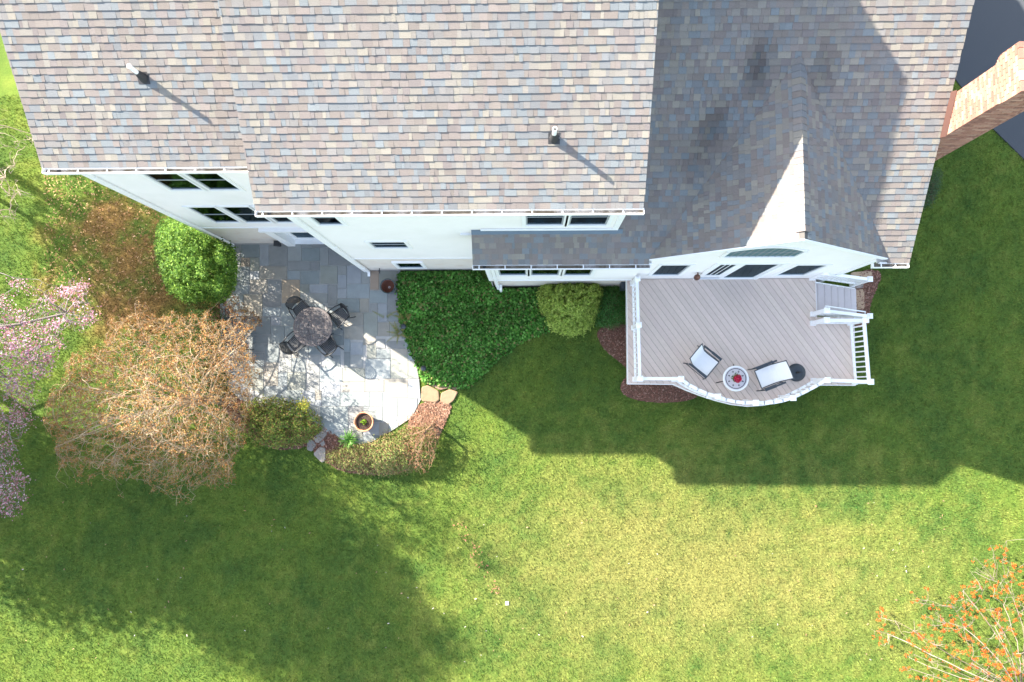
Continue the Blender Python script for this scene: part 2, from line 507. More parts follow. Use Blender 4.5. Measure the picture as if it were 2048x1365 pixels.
# french doors
dz = door_top; xm = aty(1452,548,YG).x
df = MB(); df.box(dx0, YG-0.05, ZD, dx0+0.10, YG+0.12, dz); df.box(dx1-0.10, YG-0.05, ZD, dx1, YG+0.12, dz)
df.box(dx0+0.10, YG-0.05, dz-0.09, dx1-0.10, YG+0.12, dz); df.box(xm-0.03, YG-0.02, ZD+0.04, xm+0.05, YG+0.12, dz-0.09)
df.box(dx0+0.1, YG-0.04, ZD+0.003, dx1-0.1, YG+0.12, ZD+0.035)
dr = df.build("french_door", "trim", house)
lf = MB(); x0, x1 = dx0+0.10, xm-0.03
lf.box(x0, YG-0.01, ZD+0.25, x0+0.10, YG+0.07, dz-0.09); lf.box(x1-0.10, YG-0.01, ZD+0.25, x1, YG+0.07, dz-0.09)
lf.box(x0+0.10, YG-0.01, ZD+0.25, x1-0.10, YG+0.07, ZD+0.55); lf.box(x0+.1, YG-0.01, dz-0.19, x1-0.1, YG+0.07, dz-0.09)
for i in (1, 2): xx = x0+0.1+(x1-x0-0.2)*i/3; lf.box(xx-0.01, YG-0.004, ZD+0.55, xx+0.01, YG+0.003, dz-0.19)
lf.build("door_leaf", "trim", dr)
MB().box(x0, YG+0.025, ZD+0.04, x1, YG+0.06, ZD+0.25).build("kick_plate", "black_metal", dr)
MB().box(x0+.1, YG+0.005, ZD+0.55, x1-.1, YG+0.01, dz-0.19).build("pane", "window_glass", dr)
MB().box(x0+.1, YG+0.02, ZD+0.55, x1-.1, YG+0.03, dz-0.19).build("blind", "blind", dr)
x0, x1 = xm+0.05, dx1-0.10
lf = MB(); lf.box(x0, YG-0.01, ZD+0.04, x0+.05, YG+.06, dz-.09); lf.box(x1-.05, YG-0.01, ZD+0.04, x1, YG+.06, dz-.09); lf.box(x0+.05, YG-.01, ZD+.04, x1-.05, YG+.06, ZD+.1)
lf.build("screen_frame", "trim", dr)
MB().box(x0+.05, YG+0.0, ZD+0.1, x1-.05, YG+0.005, dz-0.09).build("pane", "window_glass", dr)
MB().box(x0+.2, YG+0.035, ZD+1.0, x0+.215, YG+0.0, ZD+1.15).build("door_handle", "black_metal", dr)
MB().box(dx0-.2, YG+0.6, ZD-.3, dx1+.2, YG+0.62, dz+.2).build("room_recess", "room", dr)

# ---- side and front walls (only glimpsed from elsewhere)
BACK = 16.4
def gable_end(x, y0, y1, z0, ze, ridge_y, ridge_z, flip):
    pts = [(x,y0,z0),(x,y1,z0),(x,y1,ze),(x,ridge_y,ridge_z),(x,y0,ze)]
    side_wall("side_wall", pts if flip else pts[::-1])
zl = EAVE+P*(9.7-4.46); zm_ = EAVE+P*(RIDGE_M-3.55); zr = EAVE_R+P*(9.6-2.94)
gable_end(XL0, YL, 14.8, -0.2, EAVE, 9.7, zl-0.1, False)
gable_end(XM0, YM, BACK, -0.2, EAVE, RIDGE_M, zm_-0.1, False)
gable_end(XM1, YM, BACK, -0.2, EAVE, RIDGE_M, zm_-0.1, True)
gable_end(XR1, YG, BACK-0.2, -0.2, EAVE_R, 9.6, zr-0.1, True)
side_wall("side_wall", [(XS0,YS,-0.2),(XS0,YM,-0.2),(XS0,YM,EAVE_R+0.25),(XS0,YS,EAVE_R-0.05)][::-1])
for x0, x1, y, z in ((XL0, XM0, 14.8, EAVE), (XM0, XM1, BACK, EAVE), (XM1, XR1, BACK-0.2, EAVE_R)):
    side_wall("front_wall", [(x1,y,-0.2),(x0,y,-0.2),(x0,y,z),(x1,y,z)])

# ---- corner boards
for x, y, z0, z1, e in ((XL0, YL, 0.0, 8.0, 0), (XM0, YM, 0.0, 8.0, 0), (XM1, YM, 5.6, 8.0, 1), (XR1, YG, 0.3, 5.2, 1), (XS0, YS, JS, 5.2, 0)):
    b = MB()
    if e == 0: b.box(x-0.03, y-0.035, z0, x+0.10, y+0.12, z1)
    else: b.box(x-0.10, y-0.035, z0, x+0.03, y+0.12, z1)
    b.build("corner_board", "trim", house)

# ------------------------------------------------------------------ roofs
PAL = [((0.44,0.405,0.345),3),((0.38,0.35,0.31),3),((0.29,0.245,0.215),4),((0.32,0.27,0.245),4),((0.30,0.285,0.275),4),
       ((0.255,0.27,0.285),3),((0.29,0.325,0.345),3),((0.25,0.21,0.20),2)]
PALC = [tuple(.275+(sum(c)/3-.29)*.44+(v-sum(c)/3)*.78 for v in c) for c, w in PAL for _ in range(w)]
EXPO = 0.1365
STAINS = [(onslope(u, v, EAVE_R, 2.94, P), r, d) for u, v, r, d in ((1520,125,.28,.55),(1508,160,.25,.5),(1440,235,.25,.35),(1418,275,.30,.5),(1385,325,.35,.35),(1650,130,.3,.3),(1645,160,.25,.3))]
def stain(p):
    """weathering: faint blotches and streaks, and the dark algae stains beside the valleys"""
    k = 0.93+0.14*float(fbm(np.array([p.x]), np.array([p.y*.35]), 1.1, 61, 3)[0])
    if abs(p.z-(EAVE_R+P*(p.y-2.94))) < .1:
        for c, r, d in STAINS:
            q = ((p.x-c.x)/r)**2+((p.y-c.y)/(r*1.5))**2
            if q < 6: k *= 1-.7*d*math.exp(-q)
    return k
def roof(origin, S, T, length, slope, mesh_edge, seed, clip=None, singles=None, name="roof"):
    """a roof slab with every shingle tab as geometry. origin = eave start; S along the eave; T up the slope"""
    O = Vector(origin); S = Vector(S).normalized(); T = Vector(T).normalized(); Nn = S.cross(T).normalized()
    if Nn.z < 0: Nn = -Nn
    b = MB()
    poly = mesh_edge
    top = [O+S*s+T*t-Nn*0.004 for s, t in poly]; bot = [p-Nn*0.14 for p in top]; n = len(poly)
    b.add(top+bot, [list(range(n)), list(range(n,2*n))[::-1]]+[(i,n+i,n+(i+1)%n,(i+1)%n) for i in range(n)])
    ro = b.build(name, "roof_deck", house)
    rr = random.Random(seed)
    V = []; Fq = []; Cc = []
    sg = []
    rows = int(slope/EXPO)
    for i in range(rows):
        t0 = i*EXPO
        iv = [(0.0, length)] if clip is None else clip(t0+EXPO*0.5)
        for lo, hi in iv:
         if hi-lo < 0.05: continue
         s = lo-rr.random()*0.2
         while s < hi:
            w = rr.choice((0.07,0.085,0.10,0.11,0.125,0.14,0.16,0.19,0.23))*rr.uniform(0.9,1.1)
            a, e = max(s, lo), min(s+w, hi)
            s += w
            if e-a < 0.015: continue
            raised = rr.random() < 0.55
            h = 0.0175 if raised else 0.0115
            col = rr.choice(PALC); k = rr.uniform(0.92, 1.08)*0.65*stain(O+S*(a+e)/2+T*t0); col = (col[0]*k, col[1]*k*.995, col[2]*k*.98)
            g_ = 0.0015 if rr.random() < 0.6 else 0.0
            jt = rr.uniform(-0.004, 0.004)
            q = [O+S*(a+g_)+T*(t0+jt)-Nn*0.003, O+S*(e-g_)+T*(t0+jt)-Nn*0.003,
                 O+S*(a+g_)+T*(t0+jt)+Nn*h, O+S*(e-g_)+T*(t0+jt)+Nn*h,
                 O+S*(a+g_)+T*(t0+EXPO*1.05)+Nn*0.001, O+S*(e-g_)+T*(t0+EXPO*1.05)+Nn*0.001]
            if singles and len(sg) < 300 and singles(a, e, t0):
                m = MB(); m.col = col
                m.add(q, [(2,3,5,4),(0,1,3,2),(0,2,4),(1,5,3)])
                sg.append(m.build("shingle", "shingle", ro))
            else:
                n0 = len(V); V.extend([tuple(p) for p in q])
                for f in ((2,3,5,4),(0,1,3,2),(0,2,4,4),(1,5,3,3)):
                    Fq.append([n0+j for j in f]); Cc.append(col)
    mb = MB(); mb.v = V; mb.f = [f if f[2] != f[3] else f[:3] for f in Fq]; mb.c = Cc
    st = mb.build("shingle_field", "shingle", ro); st["kind"] = "stuff"
    return ro
cz = 1/math.hypot(1, P)
TS = (0, cz, P*cz)
def rect(l, w): return [(0,0),(l,0),(l,w),(0,w)]
# left wing
lx0, lx1 = -9.88, -5.28
sl = (9.7-4.46)/cz
roof((lx0, 4.46, EAVE), (1,0,0), TS, lx1-lx0, sl, rect(lx1-lx0, sl), 1)
# main block
mx0, mx1 = -5.50, 2.245
sm = (RIDGE_M-3.55)/cz
roof((mx0, 3.55, EAVE), (1,0,0), TS, mx1-mx0, sm, rect(mx1-mx0, sm), 2,
     singles=lambda a, e, t: 3.05 < t < 4.0)
# right wing: from the sunroom eave up; left of the main block's end wall only the low strip shows
rx0, rx1 = -1.37, 8.87
sr = (9.6-2.94)/cz
tw = (YM-2.94)/cz
gz = EAVE_R+GHALF*GP
def rclip(t):
    w = max(0.0, (gz-0.03-(EAVE_R+t*P*cz))/GP)      # the gable room's roof stands in this gap
    l0 = 0 if t < tw-0.07 else XM1-rx0
    if w <= 0: return [(l0, rx1-rx0)]
    return [(l0, GX-w-rx0), (GX+w-rx0, rx1-rx0)]
tg = (gz-EAVE_R)/P/cz
roof((rx0, 2.94, EAVE_R), (1,0,0), TS, rx1-rx0, sr, [(0,0),(GX-GHALF-rx0,0),(GX-rx0,tg),(GX+GHALF-rx0,0),(rx1-rx0,0),(rx1-rx0,sr),(XM1-rx0,sr),(XM1-rx0,tw),(0,tw)], 3, clip=rclip)
# gable over the deck room
cg = 1/math.hypot(1, GP)
GBACK = 2.94+(gz-EAVE_R)/P+0.0
sg_ = GHALF/cg
def gclip(t): return [(0, (GBACK-GY)*(0.10+0.90*min(1, t/sg_)))]
roof((GX-GHALF, GY, EAVE_R), (0,1,0), (cg,0,GP*cg), GBACK-GY, sg_, [(0,0.0),((GBACK-GY)*0.1,0),(GBACK-GY,sg_),(0,sg_)], 4, clip=gclip)
roof((GX+GHALF, GY, EAVE_R), (0,1,0), (-cg,0,GP*cg), GBACK-GY, sg_, [(0,0.0),((GBACK-GY)*0.1,0),(GBACK-GY,sg_),(0,sg_)], 5, clip=gclip)
# front slopes, away from the camera
for x0, x1, yr, ye, z in ((lx0, lx1, 9.7, 15.0, EAVE), (mx0, mx1, RIDGE_M, 16.5, EAVE), (XM1, rx1, 9.6, 16.3, EAVE_R)):
    zt = z+P*(ye-yr)
    b = MB(); b.col = (0.3, 0.27, 0.25)
    b.add([(x0,yr,zt),(x1,yr,zt),(x1,ye,z),(x0,ye,z),(x0,yr,zt-.16),(x1,yr,zt-.16),(x1,ye,z-.16),(x0,ye,z-.16)],
          [(0,1,2,3),(7,6,5,4),(0,3,7,4),(1,5,6,2),(2,6,7,3)]).build("roof", "shingle", house)
# gable ridge caps
b = MB(); rr = random.Random(3)
y = GBACK-0.02
cap = None
while y > GY+0.16:
    m = MB(); k = rr.uniform(0.9, 1.08)*0.66; c = rr.choice(PALC); m.col = tuple(v*k for v in c)
    w = 0.145; zt = gz+0.034; zb = gz-w*GP+0.024
    y2 = y-0.147
    m.add([(GX-w,y,zb),(GX,y,zt),(GX+w,y,zb),(GX-w,y2,zb+.014),(GX,y2,zt+.014),(GX+w,y2,zb+.014),(GX-w,y2,zb-.01),(GX,y2,zt-.01),(GX+w,y2,zb-.01)],
          [(0,3,4,1),(1,4,5,2),(3,6,7,4),(4,7,8,5)])
    m.build("ridge_shingle", "shingle", house)
    y -= 0.14
# rake boards (white edge trims)
def rake(x, y0, z0, y1, z1, name="rake_board"):
    b = MB(); b.add([(x-.012,y0,z0-.10),(x+.012,y0,z0-.10),(x+.012,y0,z0-.03),(x-.012,y0,z0-.03),
                     (x-.012,y1,z1-.10),(x+.012,y1,z1-.10),(x+.012,y1,z1-.03),(x-.012,y1,z1-.03)],
                    [(0,1,2,3),(7,6,5,4),(0,4,5,1),(1,5,6,2),(2,6,7,3),(3,7,4,0)])
    b.build(name, "trim", house)
rake(lx0+.010, 4.46, EAVE, 9.7, zl); rake(mx0+.010, 3.55, EAVE, RIDGE_M, zm_); rake(mx1-.010, 3.55, EAVE, RIDGE_M, zm_)
rake(rx1-.010, 2.94, EAVE_R, 9.6, zr); rake(rx0+.010, 2.94, EAVE_R, YM, EAVE_R+P*(YM-2.94))
for s in (-1, 1):
    b = MB(); yy = GY-.015
    xa, xb = GX+s*(GHALF-0.0), GX
    b.add([(xa,yy-.012,EAVE_R-.17),(xa,yy+.012,EAVE_R-.17),(xa,yy+.012,EAVE_R-.012),(xa,yy-.012,EAVE_R-.012),
           (xb,yy-.012,gz-.17),(xb,yy+.012,gz-.17),(xb,yy+.012,gz-.012),(xb,yy-.012,gz-.012)],
          [(0,1,2,3),(7,6,5,4),(0,4,5,1),(1,5,6,2),(2,6,7,3),(3,7,4,0)])
    b.build("rake_board", "trim", house)
# apron flashing where the sunroom roof meets the main wall
zf = EAVE_R+P*(YM-2.94)
MB().add([(rx0,YM-.11,zf-.055),(XM1+.15,YM-.11,zf-.055),(XM1+.15,YM-.015,zf+.03),(rx0,YM-.015,zf+.03)], [(0,1,2,3)]).build("flashing", "flashing", house)
MB().box(XS0, YM-.04, zf+.03, XM1+.03, YM-.016, zf+.13).build("skirt_board", "trim", house)
# soffits and fascia
for x0, x1, ye, yw, z in ((lx0, lx1+.05, 4.46, YL, EAVE), (mx0, mx1, 3.55, YM, EAVE), (rx0, 2.9, 2.94, YS, EAVE_R), (8.2, rx1, 2.94, YG, EAVE_R)):
    MB().box(x0, ye, z-.2, x1, yw+.3, z-.17).build("soffit", "trim", house)
    MB().box(x0, ye-.005, z-.19, x1, ye+.018, z-.02).build("fascia", "trim", house)
# gutters with hangers
def gutter(x0, x1, yf, z, sp, ph, hole=None):
    yb = yf+0.118
    b = MB(); b.box(x0, yf, z-.125, x1, yf+.012, z); b.box(x0, yf-.012, z-.02, x1, yf, z+.004); b.box(x0, yf+.012, z-.125, x1, yb, z-.115)
    b.box(x0-.008, yf-.004, z-.127, x0+.004, yb, z+.008); b.box(x1-.004, yf-.004, z-.127, x1+.008, yb, z+.008)
    gt = b.build("gutter", "trim", house)
    MB().box(x0+.006, yf+.0125, z-.113, x1-.006, yb-.002, z-.085).build("leaf_debris", "gutter_debris", gt)
    x = x0+ph
    while x < x1:
        MB().box(x-.012, yf+.004, z-.012, x+.012, yb-.005, z-.002).build("hanger", "trim", gt); x += sp
    if hole: MB().lathe((hole, yf+.07, z-.084), [(0,0),(.04,0),(.042,.004)], 12).build("outlet", "rubber", gt)
    return gt
gutter(lx0, lx1, 4.36-.0, EAVE-.03, 0.60, 0.12, lx0+.28)
gutter(mx0, mx1, 3.45, EAVE-.03, 0.60, 0.14, mx0+.25)
gutter(rx0, 2.84, 2.84, EAVE_R-.03, 0.62, 0.15, rx0+.27)
gutter(8.06, rx1, 2.84, EAVE_R-.03, 0.33, 0.18, 8.62)
# downspouts
def downspout(x, yw, z1, z0, yg):
    b = MB()
    b.bar((x, yg, z1-.1), (x, yw-.05, z1-.35), .075, .06, up=(0,1,0))
    b.bar((x, yw-.05, z1-.33), (x, yw-.05, z0+.12), .075, .06, up=(0,1,0))
    b.bar((x, yw-.05, z0+.14), (x-.02, yw-.16, z0+.05), .08, .065, up=(0,1,0))
    dn = b.build("downspout", "trim", house)
    for z in (z0+.9, (z0+z1)/2, z1-.8):
        MB().box(x-.05, yw-.085, z, x+.05, yw-.012, z+.03).build("strap", "trim", dn)
downspout(XL0+.14, YL, EAVE-.1, 0.0, 4.43)
downspout(XM0+.14, YM, EAVE-.1, 0.0, 3.52)
downspout(XS0+.17, YS, EAVE_R-.1, 0.0, 2.91)
# vent pipes through the roof
def vent(u, v, z0, y0):
    p = onslope(u, v, z0, y0, P)
    b = MB(); b.tube([p+Vector((0,0,-.1)), p+Vector((0,0,.50))], .042, 14, cap=False); b.tube([p+Vector((0,0,.5)), p+Vector((0,0,-.1))], .034, 14, cap=False)
    b.lathe((p.x,p.y,p.z+.5), [(.034,0),(.042,0)], 14)
    vp = b.build("vent_pipe", "pvc", house, smooth=True)
    k = MB(); k.lathe((p.x,p.y,p.z), [(.10,-.10),(.085,.05),(.062,.17),(.048,.23),(.044,.24)], 18)
    k.build("boot", "rubber", vp, smooth=True)
    q = MB(); hw = .11
    pts = [p+Vector((sx*hw, sy*hw*cz, sy*hw*P*cz+.017)) for sx, sy in ((-1,-1.1),(1,-1.1),(1,.9),(-1,.9))]
    q.add(pts+[a-Vector((0,0,.012)) for a in pts], [(0,1,2,3),(0,4,5,1),(1,5,6,2),(2,6,7,3),(3,7,4,0)]).build("base_flashing", "rubber", vp)
vent(287, 156, EAVE, 4.46)
vent(1108, 277, EAVE, 3.55)
# brick chimney on the end wall
cx0, cx1, cy0, cy1, ctop = 8.93, 9.68, 5.43, 6.20, 9.35
b = MB(); b.box(cx0+.012, cy0+.012, -.1, cx1-.012, cy1-.012, ctop-.02)
chim = b.build("chimney", "brick_mortar", house)
BW, BH, MJ = .203, .0575, .0105
single = []; rest = MB(); rr = random.Random(9); nb = 0
z = 0.0; course = 0
while z < ctop-BH:
    fl = 0.0
    if z > 8.50: fl = min(.075, .02+.02*int((z-8.5)/.0681))
    X0, X1, Y0, Y1 = cx0-fl, cx1+fl, cy0-fl, cy1+fl
    off = (course % 2)*BW/2
    for face in range(4):
        dp = .05+fl
        ln = (Y1-Y0) if face in (0, 2) else (X1-X0-2*dp-.004)
        sh = 0 if face in (0, 2) else dp+.002
        s = -off
        while s < ln:
            a, e = max(s, 0), min(s+BW-MJ, ln)
            s += BW
            if e-a < .004: continue
            col = rr.choice(((.34,.165,.115),(.38,.20,.145),(.29,.135,.10),(.40,.23,.17),(.35,.175,.125),(.25,.12,.09)))
            k = rr.uniform(.85,1.12); col = tuple(c*k for c in col)
            pr = rr.uniform(-.002,.002)
            bx = {0:(X0+pr, Y0+a, X0+dp, Y0+e), 2:(X1-dp, Y0+a, X1-pr, Y0+e), 1:(X0+a+sh, Y0+pr, X0+e+sh, Y0+dp), 3:(X0+a+sh, Y1-dp, X0+e+sh, Y1-pr)}[face]
            if face in (0, 1) and z > 6.55 and nb < 300:
                m = MB(); m.col = col; m.box(bx[0], bx[1], z, bx[2], bx[3], z+BH); m.build("brick", "brick", chim); nb += 1
            else:
                rest.col = col; rest.box(bx[0], bx[1], z, bx[2], bx[3], z+BH)
    z += BH+MJ; course += 1
rest.build("brick_courses", "brick", chim)["kind"] = "stuff"
MB().box(cx0+.02, cy0+.02, ctop-.05, cx1-.02, cy1-.02, ctop+.05).build("crown", "mortar", chim)
MB().lathe(((cx0+cx1)/2, (cy0+cy1)/2, ctop), [(.13,0),(.12,.35),(.10,.35),(.10,0)], 16).build("flue", "terracotta", chim)
q = MB(); zc0 = EAVE_R+P*(cy0-2.94); zc1 = EAVE_R+P*(cy1-2.94)
q.add([(cx0-.09,cy0-.03,zc0+.02),(cx0-.012,cy0-.03,zc0+.12),(cx0-.012,cy1+.03,zc1+.12),(cx0-.09,cy1+.03,zc1+.02)], [(0,1,2,3)]).build("step_flashing", "copper", chim)
# small fittings on the walls
p = aty(556, 482, YL); b = MB(); b.box(p.x-.06, YL-.16, p.z-.12, p.x+.06, YL-.05, p.z+.10); b.box(p.x-.09, YL-.19, p.z+.10, p.x+.09, YL-.02, p.z+.13); b.box(p.x-.02, YL-.06, p.z-.04, p.x+.02, YL+.03, p.z+.02)
b.build("wall_lantern", "black_metal", house)
p = aty(759, 538, YM); b = MB(); b.tube([(p.x, YM+.03, p.z), (p.x, YM-.10, p.z), (p.x, YM-.13, p.z-.05)], .014, 8); b.box(p.x-.045, YM-.08, p.z+.01, p.x+.045, YM-.06, p.z+.03)
b.build("hose_spigot", "black_metal", house)
p = aty(1395, 545, YG); b = MB(); b.tube([(p.x, YG+.02, p.z+.02), (p.x, YG-.10, p.z+.06)], .02, 8); b.lathe((p.x, YG-.13, p.z-.12), [(0,.22),(.05,.2),(.085,.1),(.085,.0),(0,-.02)], 14)
b.build("wall_sconce", "copper", house, smooth=True)
p = aty(1002, 575, YS); MB().tube([(p.x, YS+.05, .6), (p.x, YS-.10, .55), (p.x, YS-.11, .25)], .045, 12).build("drain_pipe", "pvc", house)
p = at(1250, 562, .9); MB().box(p.x-.12, YS-.16, .55, p.x+.10, YS+.05, 1.0).build("electric_box", "dark_metal", house)
p = aty(934, 466, YM); b = MB(); b.box(p.x-.16, YM-.06, p.z-.02, p.x+.16, YM+.01, p.z+.02); b.build("wall_vent", "trim", house)

# ================================================================== THE GROUND
def lawn_color(x, y):
    big = fbm(x, y, 0.22, 5, 3); mid = fbm(x, y, 0.9, 21, 4); fin = fbm(x, y, 4.0, 33, 3)
    gd = np.array([0.062, 0.118, 0.024]); gl = np.array([0.125, 0.185, 0.028]); st = np.array([0.225, 0.21, 0.066])
    k = np.clip((mid-0.5)*1.2+.5+(fin-.5)*.9, 0, 1)[..., None]
    c = gd*(1-k)+gl*k
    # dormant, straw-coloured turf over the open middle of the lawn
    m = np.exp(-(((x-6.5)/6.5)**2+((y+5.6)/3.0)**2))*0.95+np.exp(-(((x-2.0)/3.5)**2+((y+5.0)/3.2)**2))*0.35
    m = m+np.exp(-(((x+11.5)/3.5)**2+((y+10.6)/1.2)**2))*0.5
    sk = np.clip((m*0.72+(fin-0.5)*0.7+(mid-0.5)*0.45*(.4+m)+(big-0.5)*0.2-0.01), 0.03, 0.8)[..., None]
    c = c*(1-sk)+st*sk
    # leaf litter by the left wing
    lt = np.exp(-(((x+12.0)/3.0)**2+((y-4.0)/2.3)**2))
    lk = (np.clip(lt*1.1+(mid-0.5)*3.2+(fin-.5)*1.2-0.3, 0, 0.8)*np.clip(lt*2.5,0,1))[..., None]
    br = np.array([0.21, 0.115, 0.05])
    c = c*(1-lk)+br*lk
    return c*1.06
gx = np.arange(-26, 26.01, 0.16); gy = np.arange(-20, 12.01, 0.16)
X, Y = np.meshgrid(gx, gy)
Z = (fbm(X, Y, 0.5, 3, 3)-0.5)*0.03-0.012
nx, ny = len(gx), len(gy)
idx = np.arange(nx*ny).reshape(ny, nx)
q = np.stack([idx[:-1,:-1], idx[:-1,1:], idx[1:,1:], idx[1:,:-1]], -1).reshape(-1, 4)
vc = lawn_color(X.ravel(), Y.ravel())*0.8
o = np_mesh("lawn", np.stack([X.ravel(), Y.ravel(), Z.ravel()], -1), q, vc[q], "lawn", smooth=True)
tag(o, kind="structure")
far = MB(); far.col = (0.07, 0.11, 0.03)
for a in ((-200,-200,-26,200), (26,-200,200,200), (-26,-200,26,-20), (-26,12,26,200)):
    far.add([(a[0],a[1],-0.02),(a[2],a[1],-0.02),(a[2],a[3],-0.02),(a[0],a[3],-0.02)], [(0,1,2,3)])
tag(far.build("ground", "lawn"), kind="structure")

drive = px_poly([(1985,258),(2048,320),(2110,390),(2300,380),(2300,-400),(1880,-400),(1880,120)])
b = MB(); b.add([(p[0],p[1],0.03) for p in drive]+[(p[0],p[1],-0.03) for p in drive], [list(range(len(drive)))[::-1]]+[(i,(i+1)%len(drive),len(drive)+(i+1)%len(drive),len(drive)+i) for i in range(len(drive))])
tag(b.build("driveway", "asphalt"), kind="structure")

patio_out = [(440,484),(742,484),(800,540),(838,760),(841,800),(824,835),(780,864),(740,886),(700,892),(655,866),(480,800),(453,772),(440,735)]
patio_poly = px_poly(patio_out, 0.03)
mulch_polys = [smooth_poly(px_poly(p)) for p in (
    [(1190,655),(1262,640),(1290,760),(1400,775),(1395,800),(1320,808),(1255,798),(1235,775),(1262,742),(1222,712),(1200,690)],
    [(836,803),(908,802),(896,835),(882,866),(868,890),(815,880),(815,845)],
    [(1700,545),(1768,538),(1752,580),(1738,612),(1742,650),(1700,660)],
    [(440,600),(470,560),(470,640),(452,770),(480,805),(560,810),(640,850),(620,900),(520,900),(430,800),(380,700)],
    [(600,830),(660,860),(700,893),(820,880),(850,900),(820,950),(690,950),(640,915),(605,880)])]
ivy_poly = px_poly([(798,541),(950,538),(968,560),(1080,562),(1110,640),(1092,662),(1040,682),(990,722),(934,774),(895,772),(848,764),(838,735),(817,690),(800,640),(796,590)], 0.15)
excl = mulch_polys+[patio_poly, ivy_poly, drive]
house_fp = [(XL0-.1,YL),(XM0,YL),(XM0,YM),(XS0,YM),(XS0,YS),(2.9,YS),(2.9,YG),(XR1,YG),(XR1,14),(-9.6,14)]

for mp in mulch_polys:
    pass
def chips(name, poly, n, cols, size, z=0.012, parent=None, lift=0.03, kind=True):
    xs = [p[0] for p in poly]; ys = [p[1] for p in poly]
    x = rng.uniform(min(xs), max(xs), n*2); y = rng.uniform(min(ys), max(ys), n*2)
    k = inpoly(x, y, poly); x, y = x[k][:n], y[k][:n]; n = len(x)
    a = rng.uniform(0, math.pi*2, n); L_ = rng.uniform(.5,1.3,n)*size; W_ = L_*rng.uniform(.2,.5,n)
    zz = z+rng.uniform(0, lift, n); t = rng.uniform(-.4,.4,n)*L_; 
    c, s = np.cos(a), np.sin(a)
    V = np.empty((n,4,3))
    for i,(p,q_) in enumerate(((-1,-1),(1,-1),(1,1),(-1,1))):
        V[:,i,0] = x+c*p*L_/2-s*q_*W_/2; V[:,i,1] = y+s*p*L_/2+c*q_*W_/2; V[:,i,2] = zz+p*t/2
    C = np.array(cols)[rng.integers(0, len(cols), n)]*rng.uniform(.7,1.25,(n,1))
    o = np_mesh(name, V.reshape(-1,3), np.arange(n*4).reshape(n,4), C, "mulch", parent)
    if kind: o["kind"] = "stuff"
    return o
MC = [(.22,.095,.065),(.17,.075,.05),(.27,.13,.09),(.34,.20,.15),(.11,.05,.035)]
for i, mp in enumerate(mulch_polys):
    b = MB(); b.col = (.14,.07,.045) if i != 1 else (.13,.07,.045)
    z_ = (0.014, 0.014, 0.014, 0.010, 0.018)[i]
    b.add([(p[0],p[1],z_) for p in mp], [list(range(len(mp)))[::-1]])
    bed = tag(b.build("mulch_bed", "mulch"), kind="structure")
    A = abs(sum(mp[j][0]*mp[(j+1)%len(mp)][1]-mp[(j+1)%len(mp)][0]*mp[j][1] for j in range(len(mp))))/2
    chips("wood_chips", mp, int(A*1100), MC if i != 1 else [(.30,.17,.11),(.22,.11,.07),(.36,.22,.15),(.16,.08,.05)], .05, z=z_+.004, parent=bed)

# ------------------------------------------------------------------ bluestone patio, stone by stone
b = MB(); pp = patio_poly
b.add([(p[0],p[1],0.012) for p in pp], [list(range(len(pp)))])
patio = tag(b.build("patio", "mortar"), kind="structure")
K = 6.825; K4 = 6.2045
tr1 = [(215,62,472,243),(474,62,600,360),(600,62,853,360),(853,60,1046,292),(1046,-10,1192,104),(1192,-10,1400,104),(1046,104,1296,292),
 (1296,104,1415,352),(213,243,341,366),(341,243,468,426),(150,366,338,611),(110,62,213,366),(338,426,466,544),(466,360,848,544),(848,292,1165,421),
 (1165,292,1292,421),(848,421,1027,544),(1027,421,1288,609),(330,544,585,738),(585,550,771,734),(771,544,1025,868),(1025,609,1150,731),(1150,609,1405,731),
 (90,611,328,741),(20,741,256,993),(256,741,511,1050),(511,738,765,921),(511,921,765,1047),(765,868,1010,1170),(1025,731,1405,868),(190,993,352,1180),
 (352,1050,626,1299),(626,1047,760,1170),(626,1170,815,1420),(815,1170,1010,1420),(340,1299,626,1420)]
tr2 = [(118,104,420,352),(0,352,240,604),(240,352,366,479),(240,479,366,665),(240,665,366,800),(366,345,564,602),(564,430,676,602),(366,602,674,800),
 (680,420,806,686),(806,420,1070,690),(674,686,920,866),(920,690,1070,998),(674,866,790,991),(790,866,920,1124),(920,998,1070,1124),(540,800,670,991),
 (235,800,540,991),(108,609,235,905),(0,731,108,905),(400,991,595,1175),(595,991,786,1316),(786,1124,955,1320),(955,1124,1110,1320),(400,1175,595,1370)]
tr3 = [(330,122,545,240),(545,122,740,380),(190,240,540,450),(90,450,275,697),(275,450,528,697),(528,380,724,700),(724,510,850,700),(850,510,1105,770),
 (740,122,905,310),(735,310,905,510),(528,700,850,860),(60,697,528,960),(905,310,1105,510),(1105,400,1290,770)]
tr4 = [(580,125,698,298),(698,175,870,298),(560,298,874,545),(874,240,1092,545),(1092,320,1260,545),(826,75,1060,190),(1060,190,1150,320),(265,585,557,710),
 (557,552,795,710),(795,545,1092,784),(1092,545,1260,784),(250,710,610,890),(610,710,778,890),(778,784,955,1070),(955,784,1210,1010),(350,890,533,1115),
 (533,890,778,1085),(20,585,265,770),(20,770,250,890),(168,890,350,1180),(-10,890,168,1090),(-10,400,275,585),(275,410,557,585)]
stones = []
def over(a, b): return max(0, min(a[2],b[2])-max(a[0],b[0]))*max(0, min(a[3],b[3])-max(a[1],b[1]))
